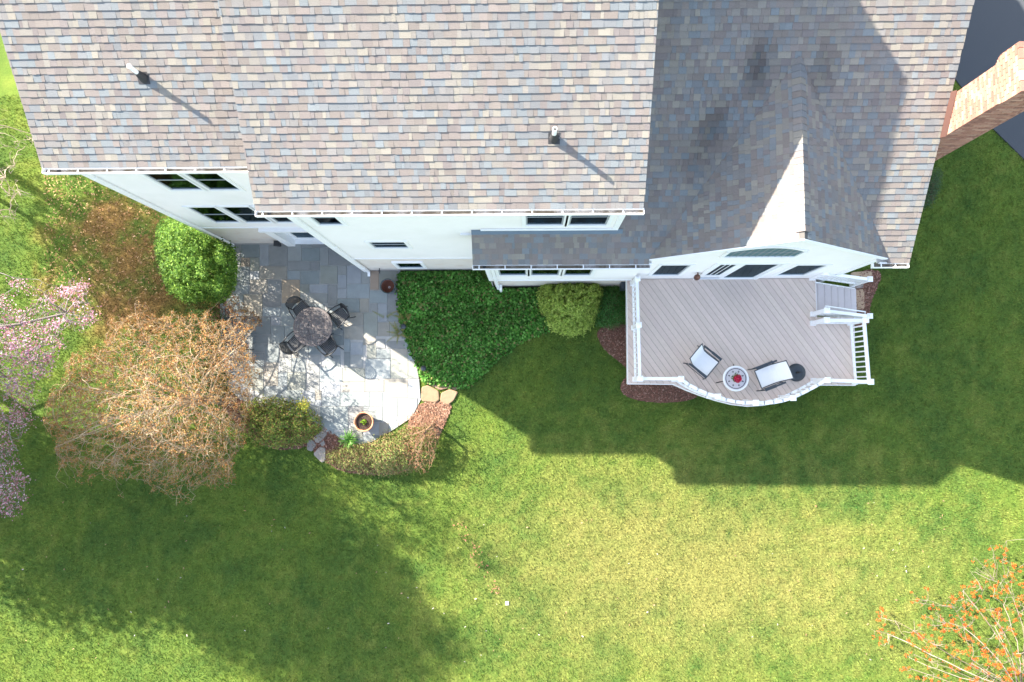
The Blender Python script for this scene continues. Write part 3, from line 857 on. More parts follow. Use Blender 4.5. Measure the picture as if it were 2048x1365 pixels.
for tr_, k, ou, ov in ((tr1,K,450,480),(tr2,K,640,480),(tr3,K,450,670),(tr4,K4,640,670)):
    for x0,y0,x1,y1 in tr_:
        r = (ou+x0/k, ov+y0/k, ou+x1/k, ov+y1/k)
        if any(over(r, s_) > 6 for s_ in stones):
            # trim away slight overlaps with neighbours already laid
            for s_ in stones:
                if over(r, s_) > 0:
                    cand = [(max(r[0], s_[2]), r[1], r[2], r[3]), (r[0], r[1], min(r[2], s_[0]), r[3]), (r[0], max(r[1], s_[3]), r[2], r[3]), (r[0], r[1], r[2], min(r[3], s_[1]))]
                    r = max(cand, key=lambda c_: max(0, c_[2]-c_[0])*max(0, c_[3]-c_[1]))
        if r[2]-r[0] > 6 and r[3]-r[1] > 6: stones.append(r)
# fill what is left on a 6-inch module
M_ = 6.4
occ = {}
us = [438+M_*i for i in range(64)]; vs_ = [480+M_*i for i in range(66)]
def free(i, j):
    cu, cv = us[i]+M_/2, vs_[j]+M_/2
    return not any(s_[0]-1.0 < cu < s_[2]+1.0 and s_[1]-1.0 < cv < s_[3]+1.0 for s_ in stones)
fr_ = {(i,j): free(i,j) for i in range(63) for j in range(65)}
rr = random.Random(5)
extra = []
for j in range(65):
    for i in range(63):
        if not fr_[(i,j)]: continue
        w = h = 1; mw = rr.choice((3,4,5,6)); mh = rr.choice((3,4,5))
        while w < mw and fr_.get((i+w,j)): w += 1
        while h < mh and all(fr_.get((i+q_,j+h)) for q_ in range(w)): h += 1
        for a in range(w):
            for c in range(h): fr_[(i+a,j+c)] = False
        if w >= 2 and h >= 2: extra.append((us[i], vs_[j], us[i]+M_*w, vs_[j]+M_*h))
SC = [(.22,.25,.26),(.24,.28,.29),(.20,.235,.25),(.26,.30,.32),(.28,.30,.30),(.25,.27,.25),(.29,.285,.26),(.235,.25,.255),(.30,.33,.36)]
for r in stones+extra:
    j = 0.55
    c = [(r[0]+j, r[1]+j), (r[2]-j, r[1]+j), (r[2]-j, r[3]-j), (r[0]+j, r[3]-j)]
    c = clip_convex(c, patio_out) if True else c
    if len(c) < 3: continue
    w = px_poly(c, 0.03)
    ar = abs(sum(w[i][0]*w[(i+1)%len(w)][1]-w[(i+1)%len(w)][0]*w[i][1] for i in range(len(w))))/2
    if ar < 0.012: continue
    m = MB(); cu, cv = (r[0]+r[2])/2, (r[1]+r[3])/2
    col = rr.choice(SC); k = rr.uniform(.93,1.07)*.95
    if abs(cu-581) < 10 and abs(cv-583) < 12: col = (.33,.28,.22)
    if abs(cu-506) < 10 and abs(cv-611) < 12: col = (.31,.295,.25)
    if abs(cu-490) < 8 and abs(cv-524) < 8: col = (.22,.20,.17)
    if abs(cu-745) < 9 and abs(cv-560) < 9: col = (.33,.27,.22)
    m.col = (col[0]*k*1.05, col[1]*k, col[2]*k*.95)
    zt = 0.03+rr.uniform(-.003,.003)
    m.prism(w, 0.008, zt)
    m.build("flagstone", "flagstone", patio)

# dry leaves fallen on the lawn, and the irregular stepping stones
def fieldstones(name, polys, z, cols, label, cat, group):
    for i, pl in enumerate(polys):
        w = []
        for a_, b_ in zip(px_poly(pl), px_poly(pl)[1:]+px_poly(pl)[:1]):
            w += [(a_[0]*.88+b_[0]*.12, a_[1]*.88+b_[1]*.12), (a_[0]*.12+b_[0]*.88, a_[1]*.12+b_[1]*.88)]
        cx_ = sum(p[0] for p in w)/len(w); cy_ = sum(p[1] for p in w)/len(w)
        w = [(cx_+(p[0]-cx_)*.97, cy_+(p[1]-cy_)*.97) for p in w]
        m = MB(); m.col = cols[i % len(cols)]
        inner = [(cx_+(p[0]-cx_)*.9, cy_+(p[1]-cy_)*.9) for p in w]; n = len(w)
        a = sum(w[k_][0]*w[(k_+1)%n][1]-w[(k_+1)%n][0]*w[k_][1] for k_ in range(n))
        if a < 0: w = w[::-1]; inner = inner[::-1]
        pts = [(p[0],p[1],-.02) for p in w]+[(p[0],p[1],z-.015) for p in w]+[(p[0],p[1],z) for p in inner]
        f = [(k_,(k_+1)%n,n+(k_+1)%n,n+k_) for k_ in range(n)]+[(n+k_,n+(k_+1)%n,2*n+(k_+1)%n,2*n+k_) for k_ in range(n)]+[list(range(2*n,3*n))]
        m.add(pts, f)
        tag(m.build(name, "fieldstone"), label[i], cat, group)
TAN = [(.24,.16,.095),(.26,.165,.10),(.22,.14,.09)]
fieldstones("stepping_stone", [[(843,774),(856,770),(878,782),(880,800),(872,806),(842,803)], [(882,786),(900,778),(917,784),(908,802),(896,811),(880,803)], [(846,768),(880,770),(915,774),(914,781),(900,776),(880,781),(858,769)]], .06, TAN,
    ["tan stepping stone touching the curved edge of the bluestone patio", "tan stepping stone nearest the lawn, pointed at its lower end", "narrow tan edging stone between the ivy and the stepping stones"], "stone", "tan stepping stones between ivy and mulch")
fieldstones("stepping_stone", [[(626,878),(648,854),(656,868),(640,886),(632,886)], [(615,876),(626,880),(634,890),(624,904),(614,900)], [(626,908),(640,893),(652,896),(652,922),(644,926)], [(640,887),(648,880),(652,890),(644,893)]], .05, [(.26,.23,.20),(.22,.20,.18),(.30,.26,.22),(.24,.22,.2)],
    ["grey-brown stepping stone right beside the azalea and the patio edge", "dull grey stepping stone half under the azalea", "grey-brown stepping stone at the lawn edge beside the brown shrub", "small grey stone wedged between the stepping stones by the azalea"], "stone", "grey stepping stones below the azalea")
fieldstones("landing_stone", [[(1703,580),(1728,578),(1729,620),(1704,620)], [(1703,562),(1726,560),(1727,577),(1704,578)], [(1700,545),(1745,542),(1747,560),(1702,560)]], .04, [(.40,.27,.17),(.30,.27,.24),(.44,.31,.2)],
    ["orange-tan square stone at the foot of the deck stairs", "greyish square stone at the foot of the deck stairs", "long tan stone beside the house corner by the stairs"], "stone", "paving at the foot of the deck stairs")

# ------------------------------------------------------------------ grass blades
n = 620000
x = rng.uniform(-18.5, 18.5, n); y = rng.uniform(-11.5, 9.5, n)
keep = ~inpoly(x, y, house_fp)
for pl in excl: keep &= ~inpoly(x, y, pl)
keep &= ~((x > -9.6) & (y > 4.6) & (x < 8.7))
x, y = x[keep], y[keep]; n = len(x)
a = rng.uniform(0, 2*math.pi, n); tilt = rng.uniform(0.3, 1.25, n); ln = rng.uniform(.045, .11, n); wd = rng.uniform(.014, .028, n)
z = (fbm(x, y, 0.5, 3, 3)-0.5)*0.03-0.014
V = np.empty((n,3,3)); c, s = np.cos(a), np.sin(a)
V[:,0] = np.stack([x-s*wd/2, y+c*wd/2, z], -1); V[:,1] = np.stack([x+s*wd/2, y-c*wd/2, z], -1)
V[:,2] = np.stack([x+c*np.sin(tilt)*ln, y+s*np.sin(tilt)*ln, z+np.cos(tilt)*ln], -1)
C = lawn_color(x, y)*rng.uniform(.6, 1.45, (n,1))*np.array([1,1,1])+rng.normal(size=(n,1))*np.array([[.018,.008,.002]]); C = np.clip(C, .01, 1)
o = np_mesh("grass_blades", V.reshape(-1,3), np.arange(n*3).reshape(n,3), C, "grass")
tag(o, "short lawn grass, green in the shade and straw-yellow in the sun", "grass", kind="stuff")

# ================================================================== THE DECK
deck_pts = [tuple(at(u, v, ZD))[:2] for u, v in ((1256.5,768),(1300,768.3),(1348,769),(1375,781),(1405,792.5),(1435,802),(1465,809.5),(1495,813),(1525,811),(1555,805.5),(1585,796),(1612,783),(1632,770.5),(1670,770.5),(1712,771))]
dl = deck_pts[0][0]; drx = deck_pts[-1][0]
yst0, yst1 = at(1632,566,ZD).y, at(1632,627,ZD).y
xst = at(1632,600,ZD).x
deck_poly = deck_pts+[(drx, yst1-0.12), (xst, yst1-0.12), (xst, YG-.02), (dl, YG-.02)]
deck = thing("deck", (5.4, 1.5, 0), "raised deck of diagonal grey boards with a white railing and bowed front", "deck")
ang = math.radians(-54.5)
ex, ey = math.cos(ang), math.sin(ang); nx_, ny_ = -ey, ex
ds = [p[0]*nx_+p[1]*ny_ for p in deck_poly]
s = min(ds)-0.05; rr = random.Random(8)
inset = [(p[0], p[1]) for p in deck_poly]
while s < max(ds):
    q = clip_half(inset, nx_, ny_, s+0.1405); q = clip_half(q, -nx_, -ny_, -s) if len(q) > 2 else []
    nt = clip_half([(xst,yst1-.12),(drx,yst1-.12),(drx,YG),(xst,YG)], nx_, ny_, s+0.1405); nt = clip_half(nt, -nx_, -ny_, -s) if len(nt) > 2 else []
    pcs = [q] if len(nt) < 3 else [clip_half(q, 1, 0, xst), clip_half(clip_half(q, -1, 0, -xst), 0, 1, yst1-.12)]
    zt = ZD+rr.uniform(-.0015,.0015); k = rr.uniform(.95,1.05)
    for q in pcs:
        if len(q) < 3: continue
        m = MB(); m.col = (.63*k,.515*k*rr.uniform(.99,1.01),.445*k)
        m.prism(q, ZD-.03, zt); m.build("board", "deck_board", deck)
    s += 0.149
fa = MB()
edge = deck_pts+[(drx, yst1-.12)]
for i in range(len(edge)-1):
    p, q = edge[i], edge[i+1]
    fa.bar((p[0],p[1],ZD-.135), (q[0],q[1],ZD-.135), .03, .24)
fa.bar((dl,deck_pts[0][1],ZD-.135), (dl,YG-.03,ZD-.135), .03, .24)
fa.bar((xst,yst1-.12,ZD-.1), (xst,yst0+.1,ZD-.1), .03, .18)
fa.build("fascia", "rail_vinyl", deck)
MB().prism([(p[0]*.98+.1, p[1]*.97) for p in deck_poly], ZD-.26, ZD-.05).build("joists", "roof_deck", deck)
for u, v in ((1275,750),(1360,755),(1500,790),(1640,757),(1695,755),(1695,650)):
    p = at(u, v, ZD); MB().box(p.x-.07,p.y-.07,-.1,p.x+.07,p.y+.07,ZD-.25).build("support_post", "rail_vinyl", deck)

RT = ZD+.93
def post(p, z0, z1):
    b = MB(); b.box(p[0]-.055,p[1]-.055,z0,p[0]+.055,p[1]+.055,z1)
    b.box(p[0]-.07,p[1]-.07,z0,p[0]+.07,p[1]+.07,z0+.10)
    po = b.build("post", "rail_vinyl", deck)
    c = MB(); x, y = p[0], p[1]; w = .078
    c.box(x-w,y-w,z1,x+w,y+w,z1+.035)
    c.add([(x-w,y-w,z1+.035),(x+w,y-w,z1+.035),(x+w,y+w,z1+.035),(x-w,y+w,z1+.035),(x-.03,y-.03,z1+.07),(x+.03,y-.03,z1+.07),(x+.03,y+.03,z1+.07),(x-.03,y+.03,z1+.07)],
          [(0,1,5,4),(1,2,6,5),(2,3,7,6),(3,0,4,7),(4,5,6,7)])
    c.build("post_cap", "rail_vinyl", po)
def rail(p, q, z0a, z0b, h=.85, sp=.135, curve=None):
    """top rail, bottom rail and balusters from post p to post q; z0 = floor height at either end"""
    p = Vector((p[0],p[1],0)); q = Vector((q[0],q[1],0)); n = max(2, int((q-p).length/.25)) if curve else 1
    pts = []
    for i in range(n+1):
        t = i/n; c = p.lerp(q, t)
        if curve: c = c+Vector((curve[0],curve[1],0))*(4*t*(1-t))
        pts.append(c+Vector((0,0,z0a+(z0b-z0a)*t)))
    tr_ = MB(); br_ = MB()
    for i in range(n):
        a, b = pts[i], pts[i+1]; d = (b-a).normalized()*.012
        tr_.bar(a-d+Vector((0,0,h+.05)), b+d+Vector((0,0,h+.05)), .085, .05)
        tr_.bar(a-d+Vector((0,0,h+.005)), b+d+Vector((0,0,h+.005)), .045, .04)
        br_.bar(a-d+Vector((0,0,.11)), b+d+Vector((0,0,.11)), .055, .065)
    tr_.build("top_rail", "rail_vinyl", deck); br_.build("bottom_rail", "rail_vinyl", deck)
    L_ = (q-p).length; k = int(L_/sp)
    for i in range(1, k):
        t = i/k; c = p.lerp(q, t)
        if curve: c = c+Vector((curve[0],curve[1],0))*(4*t*(1-t))
        z = z0a+(z0b-z0a)*t
        MB().box(c.x-.017,c.y-.017,z+.14,c.x+.017,c.y+.017,z+h-.01).build("baluster", "rail_vinyl", deck)
def pz(u, v, z): p = at(u, v, z); return (p.x, p.y)
PT = ZD+1.0
P1 = (pz(1275,560,PT)[0], YG-.16); P2 = pz(1278,650,PT+.05); P3 = pz(1281,757.5,PT+.05); P4 = pz(1363,758,PT+.05); P5 = pz(1436.6,793.6,PT+.05)
P6 = pz(1512.7,806,PT+.05); P7 = pz(1587.5,796.5,PT+.05); P8 = pz(1656,760.5,PT+.05); P9 = pz(1743,764,PT+.05); P10 = pz(1733,640,PT+.05)
P12 = pz(1655,640,PT+.05)
for p in (P1,P2,P3,P4,P5,P6,P7,P8,P9,P10,P12): post(p, ZD, PT)
rail(P1,P2,ZD,ZD); rail(P2,P3,ZD,ZD); rail(P3,P4,ZD,ZD)
def outw(p, q, k):
    d = Vector((q[0]-p[0], q[1]-p[1])); n_ = Vector((d.y, -d.x)).normalized()*k; return (n_.x, n_.y)
rail(P4,P5,ZD,ZD,curve=outw(P4,P5,.06)); rail(P5,P6,ZD,ZD,curve=outw(P5,P6,.06)); rail(P6,P7,ZD,ZD,curve=outw(P6,P7,.06)); rail(P7,P8,ZD,ZD,curve=outw(P7,P8,.02))
rail(P8,P9,ZD,ZD); rail(P9,P10,ZD,ZD); rail(P10,P12,ZD,ZD)
# stairs down to the right, with a rail on either side
RISE = ZD/7; RUN = .283
for i in range(6):
    z = ZD-RISE*(i+1); x0 = xst+RUN*i
    m = MB(); k = rr.uniform(.94,1.04); m.col = (.60*k,.53*k,.52*k)
    m.box(x0-.0, yst1, z-.04, x0+RUN*.48, yst0, z); m.build("tread_board", "deck_board", deck)
    m = MB(); m.col = (.61*k,.545*k,.535*k); m.box(x0+RUN*.5, yst1, z-.04, x0+RUN+.015, yst0, z); m.build("tread_board", "deck_board", deck)
    m = MB(); m.box(x0-.012, yst1, z+.003, x0-.002, yst0, z+RISE-.042); m.build("riser", "rail_vinyl", deck)
xe = xst+RUN*6
for yy in (yst0+.025, yst1-.025):
    m = MB(); m.add([(xst,yy-.02,ZD-.05),(xe+.1,yy-.02,.0),(xe-.25,yy-.02,.0),(xst,yy-.02,ZD-.5),(xst,yy+.02,ZD-.05),(xe+.1,yy+.02,.0),(xe-.25,yy+.02,.0),(xst,yy+.02,ZD-.5)],
        [(0,3,2,1),(4,5,6,7),(0,1,5,4),(1,2,6,5),(2,3,7,6),(3,0,4,7)]); m.build("stringer", "rail_vinyl", deck)
S1 = pz(1653,545,PT+.05); S2 = pz(1742,558,1.28); S3 = pz(1655,621,PT+.05); S4 = pz(1742,632,1.28)
for p, z0, z1 in ((S1,ZD,PT),(S2,0,1.2),(S3,ZD,PT),(S4,0,1.2)): post(p, z0, z1)
rail(S1,S2,ZD,.25); rail(S3,S4,ZD,.25)
m = MB(); a = Vector((S3[0],S3[1]+.13,RT)); e_ = Vector((S4[0]-.1,S4[1]+.13,1.15)); m.tube([a+Vector((0,-.1,-.02)), a, e_, e_+Vector((0,-.1,-.02))], .02, 8)
m.build("handrail", "rail_vinyl", deck, smooth=True)

# ================================================================== FURNITURE ON THE DECK
def frame_dir(t, u):
    return t
def sling_chair(base, rz, label):
    t = thing("sling_chair", base, label, "chair", "white sling chairs on the deck")
    t.rotation_euler = (0, 0, rz)
    W = .25
    def part(m, name, ma, sm=False): return m.build(name, ma, t, smooth=sm, local=True)
    # sling: seat then back, as one sagging sheet (front is +x)
    prof = [(.27,.43),(.15,.40),(0,.375),(-.14,.37),(-.24,.40),(-.30,.50),(-.36,.64),(-.43,.80),(-.49,.93)]
    m = MB(); n = 6
    pts = []
    for x_, z_ in prof:
        for j in range(n+1):
            yy = -W+2*W*j/n; sag = .018*(1-(2*j/n-1)**2); pts.append((x_, yy, z_-sag))
    R_ = len(prof); off = len(pts)
    pts2 = [(p[0]-.003, p[1], p[2]-.008) for p in pts]
    f = [];
    for i in range(R_-1):
        for j in range(n):
            a = i*(n+1)+j; f.append((a, a+1, a+n+2, a+n+1)); f.append((off+a+n+1, off+a+n+2, off+a+1, off+a))
    m.add(pts+pts2, f); part(m, "sling", "sling", True)
    for s_ in (-1, 1):
        m = MB(); m.tube([(x_, s_*(W+.012), z_) for x_, z_ in prof], .014, 6); part(m, "side_rail", "dark_metal", True)
        m = MB(); yy = s_*(W+.075)
        m.bar((.25,yy,.60),(-.08,yy,.605),.07,.024); m.bar((-.08,yy,.605),(-.37,yy,.585),.052,.022); part(m, "armrest", "dark_metal")
        m = MB(); m.tube([(.22,yy,.60),(.27,yy,.42),(.30,yy,.0)], .016, 6); part(m, "leg", "dark_metal", True)
        m = MB(); m.tube([(-.34,yy,.59),(-.28,s_*(W+.03),.42),(-.42,yy,.0)], .016, 6); part(m, "leg", "dark_metal", True)
        m = MB(); m.tube([(.285,yy,.2),(-.38,yy,.2)], .011, 6); part(m, "stretcher", "dark_metal", True)
    m = MB(); m.tube([(-.49,-W-.03,.93),(-.495,0,.94),(-.49,W+.03,.93)], .013, 6); part(m, "top_bar", "dark_metal", True)
    m = MB(); m.tube([(.27,-W-.01,.43),(.27,W+.01,.43)], .014, 6); part(m, "front_bar", "dark_metal", True)
    return t
def deck_at(u, v, z): p = at(u, v, z); return Vector((p.x, p.y, ZD))
c1 = deck_at(1411, 727, ZD+.42)
sling_chair(c1, math.radians(-40), "white sling chair left of the round table, facing right and down")
c2_ = deck_at(1534, 753, ZD+.42)
sling_chair(c2_, math.radians(201), "white sling chair right of the round table, its back over the umbrella base")
tb = deck_at(1471.5, 757.5, ZD+.55)
t = thing("round_side_table", tb, "round white-rimmed mosaic table between the two deck chairs", "table")
def prt(m, name, ma, par, sm=False): return m.build(name, ma, par, smooth=sm, local=True)
m = MB(); m.lathe((0,0,0), [(0,.53),(.315,.53),(.345,.535),(.36,.55),(.355,.565),(.315,.567)], 48); prt(m, "rim", "stone_white", t, True)
m = MB(); m.lathe((0,0,0), [(0,.56),(.265,.56)], 48); prt(m, "table_top", "mosaic", t)
m = MB(); m.lathe((0,0,0), [(.268,.558),(.268,.566),(.286,.566),(.286,.558)], 48); prt(m, "dark_band", "black_metal", t)
m = MB(); m.lathe((0,0,0), [(.286,.559),(.286,.5635),(.316,.5635)], 48); prt(m, "outer_band", "mosaic", t)
for i in range(8):
    a = math.pi/8+i*math.pi/4; m = MB()
    r0, r1 = .178, .232; ca, sa = math.cos(a), math.sin(a)
    m.bar((ca*r0,sa*r0,.564),(ca*r1,sa*r1,.564),.012,.006); rm = .195
    m.bar((ca*rm-sa*.026,sa*rm+ca*.026,.5645),(ca*rm+sa*.026,sa*rm-ca*.026,.5645),.012,.006)
    m.bar((ca*(rm+.03)-sa*.02,sa*(rm+.03)+ca*.02,.5642),(ca*(rm+.02)+sa*.02,sa*(rm+.02)-ca*.02,.5642),.008,.006)
    prt(m, "dragonfly_inlay", "black_metal", t)
for i in range(3):
    a = math.radians(196+120*i); m = MB(); m.tube([(math.cos(a)*.2,math.sin(a)*.2,.53),(math.cos(a)*.16,math.sin(a)*.16,.3),(math.cos(a)*.42,math.sin(a)*.42,.012)], .014, 6); prt(m, "leg", "black_metal", t, True)
fp = Vector((tb.x, tb.y, ZD+.566))
t = thing("flower_pot", fp, "pot of red and pink flowers on the round deck table", "flowers")
m = MB(); m.lathe((0,0,0), [(0,0),(.07,0),(.105,.10),(.112,.11),(.10,.11),(.09,.09),(0,.09)], 24); prt(m, "pot", "terracotta", t, True)
def puff(n, r, zc_, cols, size, zs=1.0, center=(0,0)):
    d_ = rng.normal(size=(n,3)); d_ /= np.linalg.norm(d_, axis=1)[:,None]; d_[:,2] = np.abs(d_[:,2])
    rad = r*rng.uniform(.55,1.0,(n,1)); p_ = d_*rad*np.array([1,1,zs])+np.array([center[0],center[1],zc_])
    return p_, d_
def leaf_arrays(p, nrm, size, cols, aspect=.55, jit=.6):
    n = len(p)
    nn = nrm+rng.normal(size=(n,3))*jit; nn /= np.linalg.norm(nn, axis=1)[:,None]+1e-9
    t_ = np.cross(nn, rng.normal(size=(n,3))); t_ /= np.linalg.norm(t_, axis=1)[:,None]+1e-9
    b_ = np.cross(nn, t_)
    L_ = (np.asarray(size)*rng.uniform(.65,1.25,n))[:,None]; W_ = L_*aspect
    V = np.stack([p-t_*L_/2, p+b_*W_/2+nn*L_*.08, p+t_*L_/2, p-b_*W_/2+nn*L_*.08], 1)
    C = np.asarray(cols)[rng.integers(0, len(cols), n)]*rng.uniform(.75,1.25,(n,1))
    return V.reshape(-1,3), np.arange(n*4).reshape(n,4), C
def local_leaves(name, parent, p, nrm, size, cols, ma="leaf", **k):
    V, F_, C = leaf_arrays(p, nrm, size, cols, **k)
    o = np_mesh(name, V, F_, C, ma); o.parent = parent
    return o
p_, d_ = puff(420, .12, .13, None, 0, .6, (.01,-.005)); local_leaves("blooms", t, p_, d_, .035, [(.62,.03,.06),(.70,.05,.12),(.75,.12,.25),(.55,.02,.05)], "petal", aspect=.8)
p_, d_ = puff(200, .14, .09, None, 0, .45, (-.02,.02)); local_leaves("leaves", t, p_, d_, .05, [(.06,.16,.05),(.10,.22,.08)])
ub = deck_at(1594, 745.5, ZD+.06)
t = thing("umbrella_base", ub, "round black umbrella base behind the right deck chair", "umbrella base")
m = MB(); m.lathe((0,0,0), [(0,.0),(.255,.0),(.26,.015),(.25,.045),(.12,.06),(.035,.065),(0,.065)], 40); prt(m, "disc", "dark_metal", t, True)
m = MB(); m.tube([(0,0,.06),(0,0,.30)], .026, 12); prt(m, "sleeve", "black_metal", t, True)
m = MB(); m.tube([(.026,0,.24),(.07,0,.24)], .008, 6); m.box(.06,-.012,.225,.08,.012,.255); prt(m, "clamp_knob", "black_metal", t)

# ================================================================== FURNITURE ON THE PATIO
def lattice(m, x0, x1, y0, y1, fz, pitch, bar_w, inside=lambda x, y: True, thick=.006, diag=False):
    """flat grid of bars over the surface z = fz(x, y)"""
    nx = int(round((x1-x0)/pitch)); ny = int(round((y1-y0)/pitch))
    for i in range(nx):
        for j in range(ny):
            xa, xb = x0+i*pitch, x0+(i+1)*pitch; ya, yb = y0+j*pitch, y0+(j+1)*pitch
            if not inside((xa+xb)/2, (ya+yb)/2): continue
            k = bar_w/2
            o_ = [(xa,ya),(xb,ya),(xb,yb),(xa,yb)]; i_ = [(xa+k,ya+k),(xb-k,ya+k),(xb-k,yb-k),(xa+k,yb-k)]
            pts = [fz(*p) for p in o_]+[fz(*p) for p in i_]
            m.add(pts, [(0,1,5,4),(1,2,6,5),(2,3,7,6),(3,0,4,7)])
def solid(o, th):
    md = o.modifiers.new("thickness", 'SOLIDIFY'); md.thickness = th; md.offset = -1
tp = at(625.6, 653.8, .73); tp = Vector((tp.x, tp.y, .03))
t = thing("patio_table", tp, "round perforated cast-iron table in the middle of the patio", "table")
R_ = .60
m = MB(); lattice(m, -.6, .6, -.6, .6, lambda x, y: (x, y, .70), .0492, .0235, lambda x, y: math.hypot(x, y) < R_-.045)
solid(prt(m, "table_top", "rust_iron", t), .012)
m = MB(); m.lathe((0,0,0), [(R_-.062,.703),(R_-.01,.704),(R_,.698),(R_,.68),(R_-.02,.675),(R_-.03,.688),(R_-.062,.69)], 56); prt(m, "rim", "rust_iron", t, True)
m = MB(); m.lathe((0,0,0), [(.0,.704),(.03,.704),(.035,.70),(.035,.68)], 16); prt(m, "umbrella_hole_plug", "rust_iron", t)
for i in range(4):
    a = math.pi/4+i*math.pi/2; c_, s_ = math.cos(a), math.sin(a)
    m = MB(); m.tube([(c_*.50,s_*.50,.69),(c_*.44,s_*.44,.5),(c_*.26,s_*.26,.30),(c_*.36,s_*.36,.10),(c_*.46,s_*.46,.0)], .02, 7); prt(m, "leg", "black_metal", t, True)
m = MB(); m.lathe((0,0,.30), [(.27,-.008),(.285,0),(.27,.008),(.262,0),(.27,-.008)], 30); prt(m, "ring_stretcher", "black_metal", t, True)
def patio_chair(u, v, face, label, dr_=0):
    p = at(u, v, .45); p = Vector((p.x, p.y, .03))
    d_ = Vector((face[0]-p.x, face[1]-p.y)); rz = math.atan2(d_.y, d_.x)+dr_
    t = thing("patio_chair", p, label, "chair", "cast-iron chairs around the patio table"); t.rotation_euler = (0,0,rz)
    hw = .225
    m = MB(); lattice(m, -.22, .22, -.22, .22, lambda x, y: (x, y*(1+.12*(x/.22)), .43-.012*(1-(x/.22)**2)), .044, .026)
    solid(prt(m, "seat", "black_metal", t), .01)
    m = MB(); fr_pts = [(.22,-.25,.43),(.22,.25,.43),(-.22,.195,.43),(-.22,-.195,.43),(.22,-.25,.43)]
    m.tube(fr_pts, .017, 6); prt(m, "seat_frame", "black_metal", t, True)
    # arched back, curved in plan and leaning
    def bz(a, h):  # a in -1..1, h 0..1
        return (-.22-.05*(1-a*a)-.13*h, .215*a*(1+.06*h), .43+.47*h)
    arch = [bz(-1, i/6*.62) for i in range(7)]
    for i in range(1, 12):
        th = math.pi*(1-i/12); arch.append(bz(math.cos(th), .62+.38*math.sin(th)))
    arch += [bz(1, (6-i)/6*.62) for i in range(7)]
    m = MB(); m.tube(arch, .019, 6); prt(m, "back_frame", "black_metal", t, True)
    m = MB()
    inside = lambda a, h: h < .60+.36*math.sqrt(max(0, 1-a*a)) and h > .12
    na, nh = 9, 9
    for k_ in range(-7, 8):
        for sg2 in (-1, 1):
            pts = []
            for q_ in range(19):
                h = q_/18; a = k_*.22+sg2*(h-.5)*1.6
                if abs(a) < .97 and inside(a, h): pts.append(bz(a, h))
                elif len(pts) > 1: break
            if len(pts) > 1: m.tube(pts, .009, 4)
    m.tube([bz(-.98+1.96*i/10, .12) for i in range(11)], .009, 5)
    prt(m, "back_lattice", "black_metal", t, True)
    for s_ in (-1, 1):
        m = MB(); m.tube([(-.30,s_*.22,.67),(-.10,s_*.27,.69),(.12,s_*.29,.67),(.20,s_*.285,.63),(.19,s_*.27,.55),(.17,s_*.25,.44)], .019, 6); prt(m, "armrest", "black_metal", t, True)
        m = MB(); m.tube([(.20,s_*.24,.43),(.22,s_*.25,.25),(.25,s_*.26,.0)], [.016,.014,.012], 6); prt(m, "leg", "black_metal", t, True)
        m = MB(); m.tube([(-.21,s_*.19,.43),(-.24,s_*.20,.22),(-.33,s_*.21,.0)], [.016,.014,.012], 6); prt(m, "leg", "black_metal", t, True)
    return t
tc_ = (tp.x, tp.y)
patio_chair(604, 622, tc_, "black iron chair tucked in above the table's left side, nearest the house")
patio_chair(679, 634, tc_, "black iron chair at the upper right of the patio table, half in sunlight", .25)
patio_chair(594, 686, tc_, "black iron chair at the lower left of the patio table")
patio_chair(656, 689, tc_, "black iron chair at the lower right, within the table's shadow")
# bench in the shade at the patio's left edge
bp = at(480, 668, .42)
t = thing("garden_bench", (bp.x, bp.y, .03), "dark metal bench in shade under the twiggy tree at the patio edge", "bench")
m = MB()
for i in range(9): x_ = -.26+i*.055; m.box(x_, -.47, .40, x_+.04, .47, .412)
prt(m, "seat", "dark_metal", t)
m = MB()
for i in range(13): y_ = -.44+i*.073; m.bar((-.28,y_,.44),(-.36,y_,.82),.025,.01,up=(1,0,0))
prt(m, "backrest", "dark_metal", t)
m = MB(); m.tube([(-.27,-.48,.0),(-.27,-.48,.42),(-.37,-.48,.84),(-.37,.48,.84),(-.27,.48,.42),(-.27,.48,.0)], .016, 6); prt(m, "back_frame", "dark_metal", t, True)
for s_ in (-1, 1):
    m = MB(); m.tube([(-.33,s_*.49,.64),(.12,s_*.50,.66),(.27,s_*.50,.60),(.34,s_*.5,.56)], .02, 6); prt(m, "armrest", "dark_metal", t, True)
    m = MB(); m.tube([(.24,s_*.49,.61),(.22,s_*.48,.40),(.28,s_*.48,.0)], .016, 6); prt(m, "leg", "dark_metal", t, True)
# pots
p = at(776, 573, .3); t = thing("glazed_planter", (p.x, p.y, .03), "empty dark glazed pot by the house wall on the patio", "pot")
m = MB(); m.lathe((0,0,0), [(0,0),(.15,0),(.205,.12),(.225,.28),(.235,.33),(.225,.335),(.20,.31)], 36); prt(m, "pot", "glazed_pot", t, True)
m = MB(); m.lathe((0,0,0), [(.212,.325),(.19,.20),(.14,.06),(0,.055)], 36); prt(m, "inside", "pot_inside", t, True)
m = MB(); m.lathe((0,0,0), [(.035,.06),(.03,.075),(.018,.075),(.018,.06)], 14); prt(m, "drain_plug", "stone_white", t, True)
p = at(728, 844, .35); t = thing("terracotta_planter", (p.x, p.y, .03), "terracotta pot with one small green plant on the sunlit patio", "pot")
m = MB(); m.lathe((0,0,0), [(0,0),(.19,0),(.255,.30),(.29,.305),(.305,.36),(.30,.385),(.275,.385),(.262,.37),(.25,.30),(.25,.27)], 44); prt(m, "pot", "terracotta", t, True)
m = MB(); m.lathe((0,0,0), [(.252,.29),(.15,.305),(0,.31)], 28); prt(m, "soil", "soil", t)
